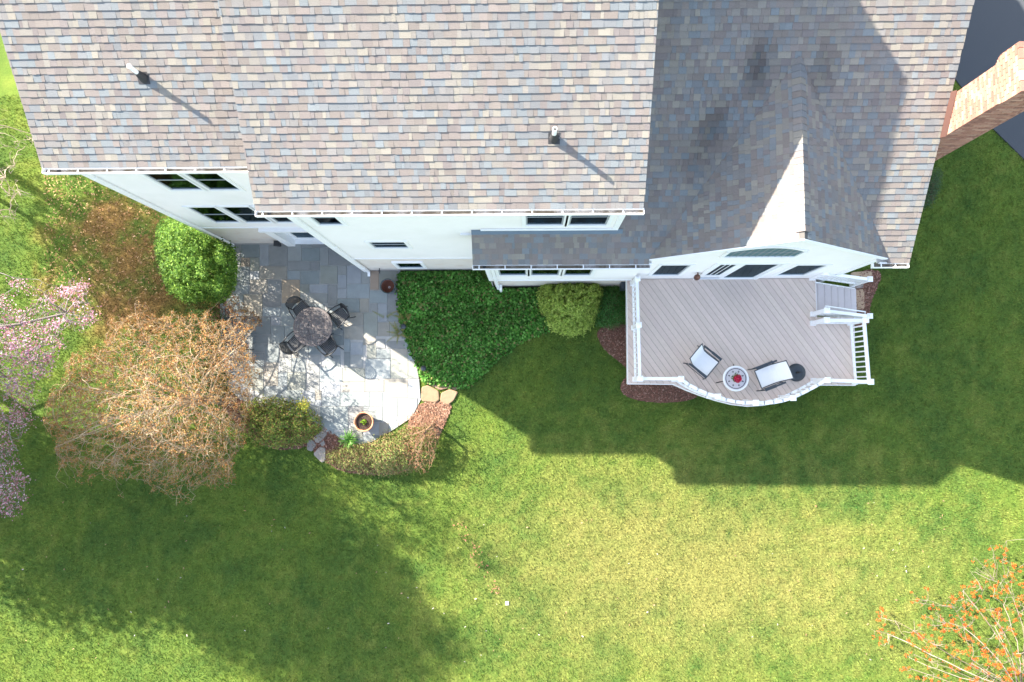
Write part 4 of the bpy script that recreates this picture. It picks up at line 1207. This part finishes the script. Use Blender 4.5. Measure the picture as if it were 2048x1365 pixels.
p_, d_ = puff(70, .095, .31, None, 0, .9); local_leaves("plant", t, p_, d_, .075, [(.20,.34,.03),(.28,.42,.04),(.14,.27,.03)], aspect=.6)
p_, d_ = puff(40, .20, .305, None, 0, .06); local_leaves("dead_stems", t, p_, d_, .08, [(.30,.20,.14),(.2,.12,.08)], aspect=.12)
# path lights in the ivy
for u, v, lb in ((806,653,"grey path light among ferns at the ivy edge near the table"), (846,737,"grey path light at the ivy edge above the stepping stones")):
    p = at(u, v, .42); t = thing("path_light", (p.x, p.y, 0), lb, "path light", "path lights along the ivy bed")
    m = MB(); m.tube([(0,0,0),(0,0,.40)], .012, 6); prt(m, "stake", "dark_metal", t)
    m = MB(); m.lathe((0,0,.36), [(.085,0),(.08,.02),(.03,.06),(0,.065)], 18); prt(m, "hood", "dark_metal", t, True)
p = at(1014, 1207, 0.02); b = MB(); b.box(p.x-.05,p.y-.05,-.01,p.x+.05,p.y+.05,.03); tag(b.build("valve_cover", "stone_white"), "small pale square valve cover set in the lawn", "valve cover")

# ================================================================== PLANTS
def seg_dist(u, v, poly):
    d = np.full(len(u), 1e9)
    for i in range(len(poly)):
        ax, ay = poly[i]; bx, by = poly[(i+1)%len(poly)]
        t = np.clip(((u-ax)*(bx-ax)+(v-ay)*(by-ay))/((bx-ax)**2+(by-ay)**2), 0, 1)
        d = np.minimum(d, np.hypot(u-ax-t*(bx-ax), v-ay-t*(by-ay)))
    return d
ROTN = np.array([list(r) for r in ROT])
def at_np(u, v, z):
    d = np.stack([(u-CX)/F, (CY-v)/F, -np.ones_like(u)], -1) @ ROTN.T
    t = (z-CAM_H)/d[:,2]
    return np.stack([t*d[:,0], t*d[:,1], z], -1)
def sample_px(poly, n):
    us_ = [p[0] for p in poly]; vs2 = [p[1] for p in poly]
    U = np.empty(0); V_ = np.empty(0)
    while len(U) < n:
        u = rng.uniform(min(us_), max(us_), n); v = rng.uniform(min(vs2), max(vs2), n)
        k = inpoly(u, v, poly); U = np.concatenate([U, u[k]]); V_ = np.concatenate([V_, v[k]])
    U, V_ = U[:n], V_[:n]
    d = seg_dist(U, V_, poly)
    return U, V_, d
def np_tubes(Pl, R_, sides=3):
    n, k, _ = Pl.shape
    T_ = np.gradient(Pl, axis=1); T_ /= np.linalg.norm(T_, axis=2, keepdims=True)+1e-9
    ref = np.where(np.abs(T_[...,2:3]) < .8, np.array([0,0,1.0]), np.array([1.0,0,0]))
    A = np.cross(T_, ref); A /= np.linalg.norm(A, axis=2, keepdims=True)+1e-9
    B = np.cross(T_, A)
    ang_ = np.arange(sides)*2*np.pi/sides
    V = Pl[:,:,None,:]+R_[:,:,None,None]*(A[:,:,None,:]*np.cos(ang_)[None,None,:,None]+B[:,:,None,:]*np.sin(ang_)[None,None,:,None])
    idx = np.arange(n*k*sides).reshape(n,k,sides)
    a = idx[:,:-1,:]; b = np.roll(idx,-1,2)[:,:-1,:]; c = np.roll(idx,-1,2)[:,1:,:]; d = idx[:,1:,:]
    return V.reshape(-1,3), np.stack([a,b,c,d],-1).reshape(-1,4)
def nearest(nodes, pts):
    out = np.empty(len(pts), int)
    for i in range(0, len(pts), 400):
        q = pts[i:i+400]; out[i:i+400] = np.argmin(((q[:,None,:]-nodes[None])**2).sum(2), 1)
    return out
def grow_tree(root, trunk_pts, trunk_r, levels, poly, zlo, zhi, bark_cols, wig=.18, shape=.5, sides=3, thin=None):
    """limbs, branches and twigs reaching for points spread through the crown. levels: (count, radius at start, at tip, n points)"""
    tpts = [Vector(p) for p in trunk_pts]
    m = MB(); m.col = bark_cols[0]
    m.tube(tpts, [trunk_r*(1-.35*i/(len(tpts)-1)) for i in range(len(tpts))], 9)
    m.build("trunk", "bark", root, smooth=True)
    nodes = np.array([list(p) for p in tpts[len(tpts)//3:]])
    tips = None; allp = []
    Vs = []; Fs = []; Cs = []; off = 0
    for li, (cnt, r0, r1, k, dlo) in enumerate(levels):
        U, V_, d = sample_px(poly, cnt*2)
        sc_ = d.max()*.3; kp = np.nonzero((d > sc_) | (fbm(U/40., V_/40., 1.0, 77, 2) > .72-.5*d/sc_))[0]
        if thin is not None: kp = kp[thin(U[kp], V_[kp])] if li > 1 else kp[V_[kp] < 940]
        kp = kp[:cnt]
        U, V_, d = U[kp], V_[kp], d[kp]; cnt = len(U)
        dn = np.clip(d/d.max(), 0, 1)**shape
        z = zlo+(zhi-zlo)*dn*rng.uniform(.3 if li < 2 else .15, .72 if li == 0 else .9 if li == 1 else 1.0, cnt)
        tgt = at_np(U, V_, z)
        o_ = np.argsort(((tgt-nodes[0])**2).sum(1)); tgt = tgt[o_]
        new = []
        batches = 1 if li == 0 else 4
        for bt in np.array_split(np.arange(cnt), batches):
            tt = tgt[bt]
            src = nodes[nearest(nodes, tt)]
            L_ = np.linalg.norm(tt-src, axis=1)[:,None]
            s_ = np.linspace(0, 1, k)
            Pl = src[:,None,:]*(1-s_)[None,:,None]+tt[:,None,:]*s_[None,:,None]
            Pl[:,:,2] += (L_*.22)*(4*s_*(1-s_))[None,:]*(.6 if li == 0 else .8)
            w = np.cumsum(rng.normal(size=Pl.shape), axis=1); w -= w[:,:1]
            Pl += w*wig*(.3 if li == 0 else .7 if li == 1 else 1.0)*L_[:,:,None]/k*(s_>0)[None,:,None]
            R_ = (r0+(r1-r0)*s_)[None,:]*rng.uniform(.75,1.25,(len(bt),1))
            V, F_ = np_tubes(Pl, R_, sides if li else 5)
            Vs.append(V); Fs.append(F_+off); off += len(V)
            Cs.append(np.repeat(np.asarray(bark_cols)[rng.integers(0,len(bark_cols),len(bt))]*rng.uniform(.75,1.25,(len(bt),1)), len(F_)//len(bt), axis=0))
            nodes = np.concatenate([nodes, Pl[:,1:].reshape(-1,3)])
            new.append(Pl)
        tips = new
    allp = np.concatenate([p[:, p.shape[1]//3:].reshape(-1,3) for p in tips])
    end = np.concatenate([p[:,-1] for p in tips])
    o = np_mesh("branches", np.concatenate(Vs), np.concatenate(Fs), np.concatenate(Cs), "bark", root)
    return allp, end
def foliage(name, root, pts, nrm, size, cols, ma="leaf", **k):
    V, F_, C = leaf_arrays(pts, nrm, size, cols, **k)
    return np_mesh(name, V, F_, C, ma, root)
UP = np.array([0,0,1.0])
# --- the big twiggy tree with russet buds at the lower left
bt_ = at(440, 800, 0)
root = thing("twiggy_tree", (bt_.x, bt_.y, 0), "broad bare tree of tangled tan twigs and russet buds beside the patio", "tree")
poly = [(62,760),(70,900),(120,960),(180,1005),(260,1025),(340,1035),(420,1010),(490,985),(508,930),(512,880),(524,810),(530,750),(534,690),(525,640),(470,590),(410,600),(330,600),(260,600),(190,645),(110,710)]
fork = [(bt_.x,bt_.y,-.1),(bt_.x-.1,bt_.y+.03,.5),(bt_.x-.15,bt_.y,1.0),(bt_.x-.1,bt_.y-.05,1.5)]
tw, ends = grow_tree(root, fork, .17, [(26,.030,.012,9,0),(300,.011,.006,7,0),(2400,.0065,.003,7,0),(6600,.0045,.0024,5,0)], poly, .5, 7.0, [(.30,.22,.14),(.36,.28,.19),(.24,.17,.11),(.42,.33,.22)], wig=.42, shape=.85,
    thin=lambda U, V_: rng.random(len(U)) < np.clip(1.0-(V_-890)/260-.30*(fbm(U/90., V_/90., 1.0, 91, 2) > .55)*(V_ > 700), .12, 1))
k = rng.integers(0, len(tw), 33000)
foliage("buds", root, tw[k]+rng.normal(size=(len(k),3))*.03, np.tile(UP,(len(k),1)), .046, [(.30,.13,.045),(.38,.18,.06),(.27,.12,.045),(.40,.25,.09),(.33,.22,.07)], aspect=.6, jit=1.2)
# --- cherry in pink blossom at the left edge
cb = at(-150, 740, 0)
root = thing("cherry_tree", (cb.x, cb.y, 0), "cherry tree in pink blossom at the left edge of the view", "tree")
poly = [(-330,560),(-150,480),(0,545),(60,555),(130,540),(195,585),(225,625),(190,680),(140,720),(130,770),(75,830),(55,900),(55,1000),(20,1045),(-150,1100),(-330,1000)]
tw, ends = grow_tree(root, [(cb.x,cb.y,-.1),(cb.x+.1,cb.y,.9),(cb.x+.15,cb.y+.05,1.9)], .20, [(18,.05,.022,7,0),(170,.020,.009,7,0),(1000,.008,.004,6,0),(2200,.005,.0025,5,0)], poly, 2.6, 6.6, [(.20,.18,.16),(.15,.135,.12),(.26,.24,.22)], wig=.22)
c_ = ends[rng.integers(0, len(ends), 1800)]
pt = (c_[:,None,:]+rng.normal(size=(1800,12,3))*.085).reshape(-1,3)
foliage("blossom", root, pt, np.tile(UP,(len(pt),1)), .047, [(.48,.24,.34),(.55,.34,.45),(.41,.17,.25),(.58,.44,.52),(.34,.12,.16)], "petal", aspect=.85, jit=1.4)
k = rng.integers(0, len(tw), 3000)
foliage("young_leaves", root, tw[k]+rng.normal(size=(len(k),3))*.05, np.tile(UP,(len(k),1)), .05, [(.34,.12,.12),(.40,.18,.18),(.28,.10,.08)], "petal", aspect=.5, jit=1.4)
# --- bare tree behind the left wing's corner
bb = at(-110, 330, 0)
root = thing("bare_tree", (bb.x, bb.y, 0), "leafless pale-twigged tree at the upper left beside the roof corner", "tree")
poly = [(-360,160),(-120,150),(30,225),(82,290),(80,370),(62,440),(20,475),(-120,520),(-360,520)]
grow_tree(root, [(bb.x,bb.y,-.1),(bb.x,bb.y,1.2),(bb.x+.1,bb.y,2.4)], .09, [(14,.032,.016,9,0),(90,.015,.008,7,0),(420,.010,.005,7,0),(700,.006,.003,5,0)], poly, 2.5, 6.0, [(.36,.29,.22),(.28,.23,.18),(.42,.35,.28)], wig=.3)
# --- unseen trees placed beyond the left edge only to shade the lawn and litter
for bx, by, zc_, cr, rz_, n_, lb in ((-20.2, 2.0, 9.8, 2.7, 4.2, 36000, "unseen tall dense tree, placed beyond the left edge for its shade, nearer the house"), (-21.4, -.1, 5.5, 2.3, 2.6, 19000, "unseen smaller dense tree, placed beyond the left edge for its shade, farther down the lawn"), (-21.0, 9.6, 7.0, 2.2, 2.0, 4200, "unseen leafy tree, placed beyond the upper left edge to dapple the litter")):
    root = thing("unseen_shade_tree", (bx, by, 0), lb, "tree", "unseen trees placed beyond the left edge for their shade")
    m = MB(); m.col = (.12,.09,.07); m.tube([(bx,by,-.1),(bx,by,zc_*.6),(bx,by,zc_+rz_)], [.2,.13,.03], 8); m.build("trunk", "bark", root)
    nc = 190; ctr_ = rng.normal(size=(nc,3)); ctr_ *= (rng.random((nc,1))**.4)/np.linalg.norm(ctr_, axis=1)[:,None]; ctr_ *= np.array([cr,cr,rz_])
    pt = (ctr_[:,None,:]+np.clip(rng.normal(size=(nc,n_//nc,3)),-1.7,1.7)*.36).reshape(-1,3)+np.array([bx,by,zc_])
    foliage("leaves", root, pt, np.tile(UP,(len(pt),1)), .21, [(.05,.10,.02),(.08,.14,.03)], aspect=.55, jit=1.0)
# --- small tree with orange buds at the lower right
mb_ = at(2015, 1372, 0)
root = thing("budding_tree", (mb_.x, mb_.y, 0), "young pale-barked tree with bright orange buds in the lower right corner", "tree")
poly = [(1738,1262),(1755,1215),(1800,1195),(1850,1165),(1880,1155),(1935,1130),(1975,1085),(2040,1075),(2200,1120),(2300,1300),(2200,1480),(1900,1480),(1800,1400),(1768,1340)]
tw, ends = grow_tree(root, [(mb_.x,mb_.y,-.1),(mb_.x-.03,mb_.y+.03,.3),(mb_.x-.06,mb_.y+.05,.6)], .07, [(34,.012,.007,9,0),(260,.006,.0035,7,0),(900,.0035,.002,5,0)], poly, .4, 2.6, [(.27,.21,.18),(.23,.17,.14),(.33,.27,.23)], wig=.3, shape=.9)
c_ = ends[rng.integers(0, len(ends), 1500)]
pt = (c_[:,None,:]+rng.normal(size=(1500,12,3))*.024).reshape(-1,3)
foliage("buds", root, pt, np.tile(UP,(len(pt),1)), .036, [(.50,.09,.015),(.60,.15,.02),(.44,.08,.015),(.58,.2,.04)], "petal", aspect=.7, jit=1.4)

# --- shrubs
def shrub(name, label, cat, poly, h, n, size, cols, zlo=.05, aspect=.55, lump=.25, shell=.72, power=.5, group=None, stem_n=60, jit=.6, cluster=1, stems=(.2,.14,.09)):
    cu = sum(p[0] for p in poly)/len(poly); cv = sum(p[1] for p in poly)/len(poly)
    b0 = at(cu, cv, 0)
    root = thing(name, (b0.x, b0.y, 0), label, cat, group)
    U, V_, d = sample_px(poly, n//cluster); jt_ = np.where(rng.random(len(U)) < .12, 6.5, 2.4); U = U+rng.normal(size=len(U))*jt_; V_ = V_+rng.normal(size=len(U))*jt_
    dn = np.clip(d/max(d.max(),1), 0, 1)**power
    lp = fbm(U/64., V_/64., 3.2, 17, 3)-.5
    zt = h*dn*(1+lump*2*lp)
    gap = fbm(U/64., V_/64., 9.0, 23, 2); zt = zt*np.where(gap < .42, .72, 1.0)
    z = zlo+zt*np.where(rng.random(len(U)) < .8, rng.uniform(shell,1,len(U)), rng.uniform(.1,1,len(U)))
    pt = at_np(U, V_, z)
    if cluster > 1:
        pt = (pt[:,None,:]+rng.normal(size=(len(pt),cluster,3))*size*.8).reshape(-1,3)
    ctr = np.array([b0.x, b0.y, h*.2]); nr = pt-ctr; nr[:,2] += h*.6; nr /= np.linalg.norm(nr, axis=1)[:,None]
    foliage("leaves", root, pt, nr, size, cols, aspect=aspect, jit=jit)
    s_ = pt[rng.integers(0, len(pt), stem_n)]
    src = np.tile(np.array([b0.x,b0.y,0.0]), (stem_n,1))+rng.normal(size=(stem_n,3))*[.06,.06,0]
    t_ = np.linspace(0,1,5)
    Pl = src[:,None,:]*(1-t_)[None,:,None]+s_[:,None,:]*t_[None,:,None]; Pl[:,1:-1] += rng.normal(size=(stem_n,3,3))*.03
    V, F_ = np_tubes(Pl, np.tile(.012-.008*t_, (stem_n,1)))
    np_mesh("stems", V, F_, np.tile(stems,(len(F_),1)), "bark", root)
    return root
GREEN = [(.06,.135,.018),(.08,.17,.02),(.115,.215,.027),(.05,.12,.015),(.17,.28,.04)]
shrub("evergreen_shrub", "large rounded glossy evergreen shrub by the left wing's wall", "shrub", [(316,450),(340,434),(380,446),(425,474),(466,492),(474,530),(470,575),(448,606),(410,600),(370,604),(338,585),(322,545),(310,495)], 3.7, 24000, .07, GREEN, lump=.45, power=.4)
DG = [(.045,.10,.02),(.06,.13,.025),(.08,.16,.03),(.035,.08,.018)]
shrub("dark_hedge", "dark green hedge shrub under the twiggy tree, below the glossy evergreen", "shrub", [(376,604),(430,598),(452,640),(448,690),(446,735),(410,735),(380,690),(368,640)], 1.0, 6000, .045, DG)
shrub("dark_hedge", "dark green hedge shrub under the twiggy tree beside the patio's left curve", "shrub", [(372,700),(420,715),(452,745),(462,790),(430,800),(390,770)], .8, 4000, .045, DG)
shrub("azalea", "green and rust azalea with yellow leaves at the patio's lower left edge", "shrub", [(482,806),(520,795),(560,798),(605,806),(640,836),(646,862),(610,888),(560,897),(510,892),(482,862)], 1.15, 8500, .06, [(.13,.22,.035),(.17,.25,.045),(.24,.29,.06),(.22,.13,.05),(.28,.24,.06),(.09,.16,.03)], lump=.35)
shrub("yellow_shrub", "small patch of yellow leaves at the top of the azalea", "shrub", [(596,802),(612,798),(622,808),(616,822),(600,820)], 1.0, 190, .055, [(.42,.36,.04),(.32,.32,.04),(.2,.25,.04)], zlo=.5, stem_n=10)
shrub("brown_shrub", "low green-brown shrub in front of the terracotta pot", "shrub", [(652,905),(690,892),(745,885),(770,868),(815,858),(862,850),(876,885),(866,922),(830,942),(780,952),(730,948),(685,940),(652,926)], 1.0, 11000, .055, [(.19,.23,.06),(.22,.24,.08),(.28,.23,.11),(.14,.21,.05),(.30,.18,.09),(.25,.28,.08)], lump=.35)
r_ = at(862, 880, 0)
root = thing("weeping_maple", (r_.x, r_.y, 0), "small bare weeping shrub with tan twigs at the end of the brown shrub", "shrub")
tw, ends = grow_tree(root, [(at(868,850).x, at(868,850).y, -.05),(at(866,852).x, at(866,852).y, .5),(at(862,856).x, at(862,856).y, .9)], .05, [(12,.009,.006,9,0),(110,.006,.004,7,0),(520,.004,.002,6,0)], [(800,838),(850,812),(888,822),(893,860),(884,930),(850,952),(805,935),(790,880)], .25, 1.6, [(.26,.17,.10),(.32,.22,.14),(.22,.13,.08)], wig=.4)
k = rng.integers(0, len(tw), 2200)
foliage("buds", root, tw[k], np.tile(UP,(len(k),1)), .035, [(.34,.14,.08),(.42,.20,.11),(.26,.12,.07)], aspect=.5, jit=1.3)
shrub("golden_cypress", "yellow-green feathery cypress shrub by the sunroom wall", "shrub", [(1074,590),(1088,566),(1135,558),(1195,560),(1206,588),(1198,625),(1185,650),(1165,668),(1140,672),(1105,660),(1082,628)], 1.6, 15000, .10, [(.34,.46,.08),(.42,.54,.10),(.26,.38,.06),(.52,.60,.14),(.18,.27,.05)], aspect=.22, lump=.3, jit=.5)
shrub("boxwood", "round dark green boxwood between the cypress shrub and the deck", "shrub", [(1180,625),(1205,575),(1248,566),(1258,610),(1252,645),(1222,658),(1192,652)], .75, 7000, .035, [(.06,.18,.04),(.08,.22,.05),(.045,.13,.03),(.10,.25,.06)], lump=.12)
shrub("juniper", "grey-green spreading shrub against the right wing below the chimney", "shrub", [(1838,400),(1852,360),(1872,335),(1886,345),(1880,380),(1862,410),(1840,425)], .6, 2600, .06, [(.07,.13,.06),(.10,.17,.08),(.06,.11,.04)], aspect=.2)
# --- lily clump, ferns
def blades(root, c, n, r, h, w, cols, name="leaves", droop=.5):
    a = rng.uniform(0, 2*math.pi, n); L_ = r*rng.uniform(.6,1.1,n); k = 6; t_ = np.linspace(0,1,k)
    V = []; Fs = []; C = []
    for i in range(n):
        d_ = np.array([math.cos(a[i]), math.sin(a[i]), 0]); sd = np.array([-d_[1], d_[0], 0])
        b0 = np.array(c)+rng.normal(size=3)*[r*.12,r*.12,0]; hh = h*rng.uniform(.6,1.1)
        o_ = len(V)
        for q_ in t_:
            p = b0+d_*L_[i]*q_+np.array([0,0,hh*(2*q_*(1-q_)*1.1+q_*(1-droop))]); ww = w*(1-q_)**.6+.001
            V += [p-sd*ww/2, p+sd*ww/2]
        cc = np.array(cols[rng.integers(0,len(cols))])*rng.uniform(.8,1.2)
        for q_ in range(k-1): Fs.append((o_+2*q_, o_+2*q_+1, o_+2*q_+3, o_+2*q_+2)); C.append(cc)
    return np_mesh(name, np.array(V), np.array(Fs), np.array(C), "leaf", root)
q = at(700, 881, 0)
root = thing("lily_clump", (q.x,q.y,0), "fresh green clump of strap leaves below the terracotta pot", "plant")
blades(root, (q.x,q.y,.02), 90, .34, .32, .03, [(.14,.34,.05),(.20,.42,.07),(.10,.26,.05),(.26,.46,.14)], droop=.8)
for u, v, lb in ((772,637,"small loose fern frond on the patio stones"), (800,668,"brownish fern arching from the ivy over the patio edge"), (812,640,"tawny fern standing in the ivy beside the path light")):
    q = at(u, v, 0)
    root = thing("fern", (q.x,q.y,0), lb, "fern", "ferns at the ivy edge")
    n = 2 if u == 772 else 7
    V = []; Fs = []; C = []
    for i in range(n):
        a = rng.uniform(0, 2*math.pi); L_ = rng.uniform(.3,.5); d_ = np.array([math.cos(a), math.sin(a), 0]); sd = np.array([-d_[1], d_[0], 0])
        for s_ in np.linspace(.12,1,16):
            p = np.array([q.x,q.y,.05])+d_*L_*s_+np.array([0,0,.45*s_*(1.25-s_)])
            w = .09*(1-s_*.85)
            for sg2 in (-1,1):
                o_ = len(V); e = p+sd*sg2*w+d_*.02
                V += [p-d_*.008, p+d_*.012, e]; Fs.append((o_,o_+1,o_+2)); C.append(np.array([(.20,.22,.05),(.28,.22,.07),(.15,.19,.05)][rng.integers(0,3)]))
    np_mesh("fronds", np.array(V), np.array(Fs), np.array(C), "leaf", root)
# --- ivy
n = 30000
xs_ = [p[0] for p in ivy_poly]; ys_ = [p[1] for p in ivy_poly]
x = rng.uniform(min(xs_), max(xs_), n*2); y = rng.uniform(min(ys_), max(ys_), n*2)
k = inpoly(x, y, ivy_poly) & (y < 3.66) & ~((x > XS0) & (y > YS-.02)); x, y = x[k], y[k]
ip = [(p[0], p[1]) for p in ivy_poly]
dd = seg_dist(x, y, ip)
z = (.05+.22*np.clip(dd/.35,0,1)**.6)*(.35+1.3*fbm(x,y,2.4,41,3))*rng.uniform(.35,1.1,len(x))
foliage_pts = np.stack([x+rng.normal(size=len(x))*.05,y+np.minimum(rng.normal(size=len(x))*.05,.0),z],-1)
V, F_, C = leaf_arrays(foliage_pts, np.tile(UP,(len(x),1)), .085, [(.07,.21,.03),(.10,.27,.04),(.14,.34,.055),(.05,.15,.02),(.19,.39,.09),(.07,.21,.03),(.10,.27,.04),(.14,.34,.055),(.05,.15,.02),(.22,.20,.07)], aspect=.85, jit=.65)
C = C*(.62+.76*fbm(x, y, 1.7, 51, 3))[:,None]
tag(np_mesh("ivy", V, F_, C, "leaf"), "glossy dark green ivy bed between the patio and the lawn", "ivy", kind="stuff")
b = MB(); b.col = (.03,.035,.015); b.add([(p[0],p[1],.012) for p in ivy_poly], [list(range(len(ivy_poly)))]); tag(b.build("ivy_bed_soil", "mulch"), kind="structure")
# --- fallen leaves and petals on the grass
lit = px_poly([(90,350),(170,350),(330,430),(330,590),(250,640),(150,640),(90,560)])
tag(chips("leaf_litter", lit, 1500, [(.26,.14,.06),(.2,.10,.045),(.30,.19,.09),(.36,.24,.13),(.15,.08,.04)], .055, z=.02, lift=.04), "brown fallen leaves scattered over the grass by the left wing", "leaves")
law = px_poly([(30,1000),(500,1010),(900,950),(1100,1000),(1900,1000),(1900,1330),(260,1330),(30,1280)])
tag(chips("fallen_leaves", law, 150, [(.30,.17,.09),(.55,.48,.44),(.4,.25,.15)], .05, z=.03, lift=.03), "scattered dry leaves and petals on the open lawn", "leaves")
tr_pts = px_poly([(900,1040),(925,1035),(960,1090),(1000,1170),(1000,1205),(985,1190),(940,1110)])
tag(chips("bark_crumbs", tr_pts, 110, [(.36,.15,.09),(.28,.13,.07)], .06, z=.03, lift=.03), "thin trail of reddish debris across the lawn", "leaves")
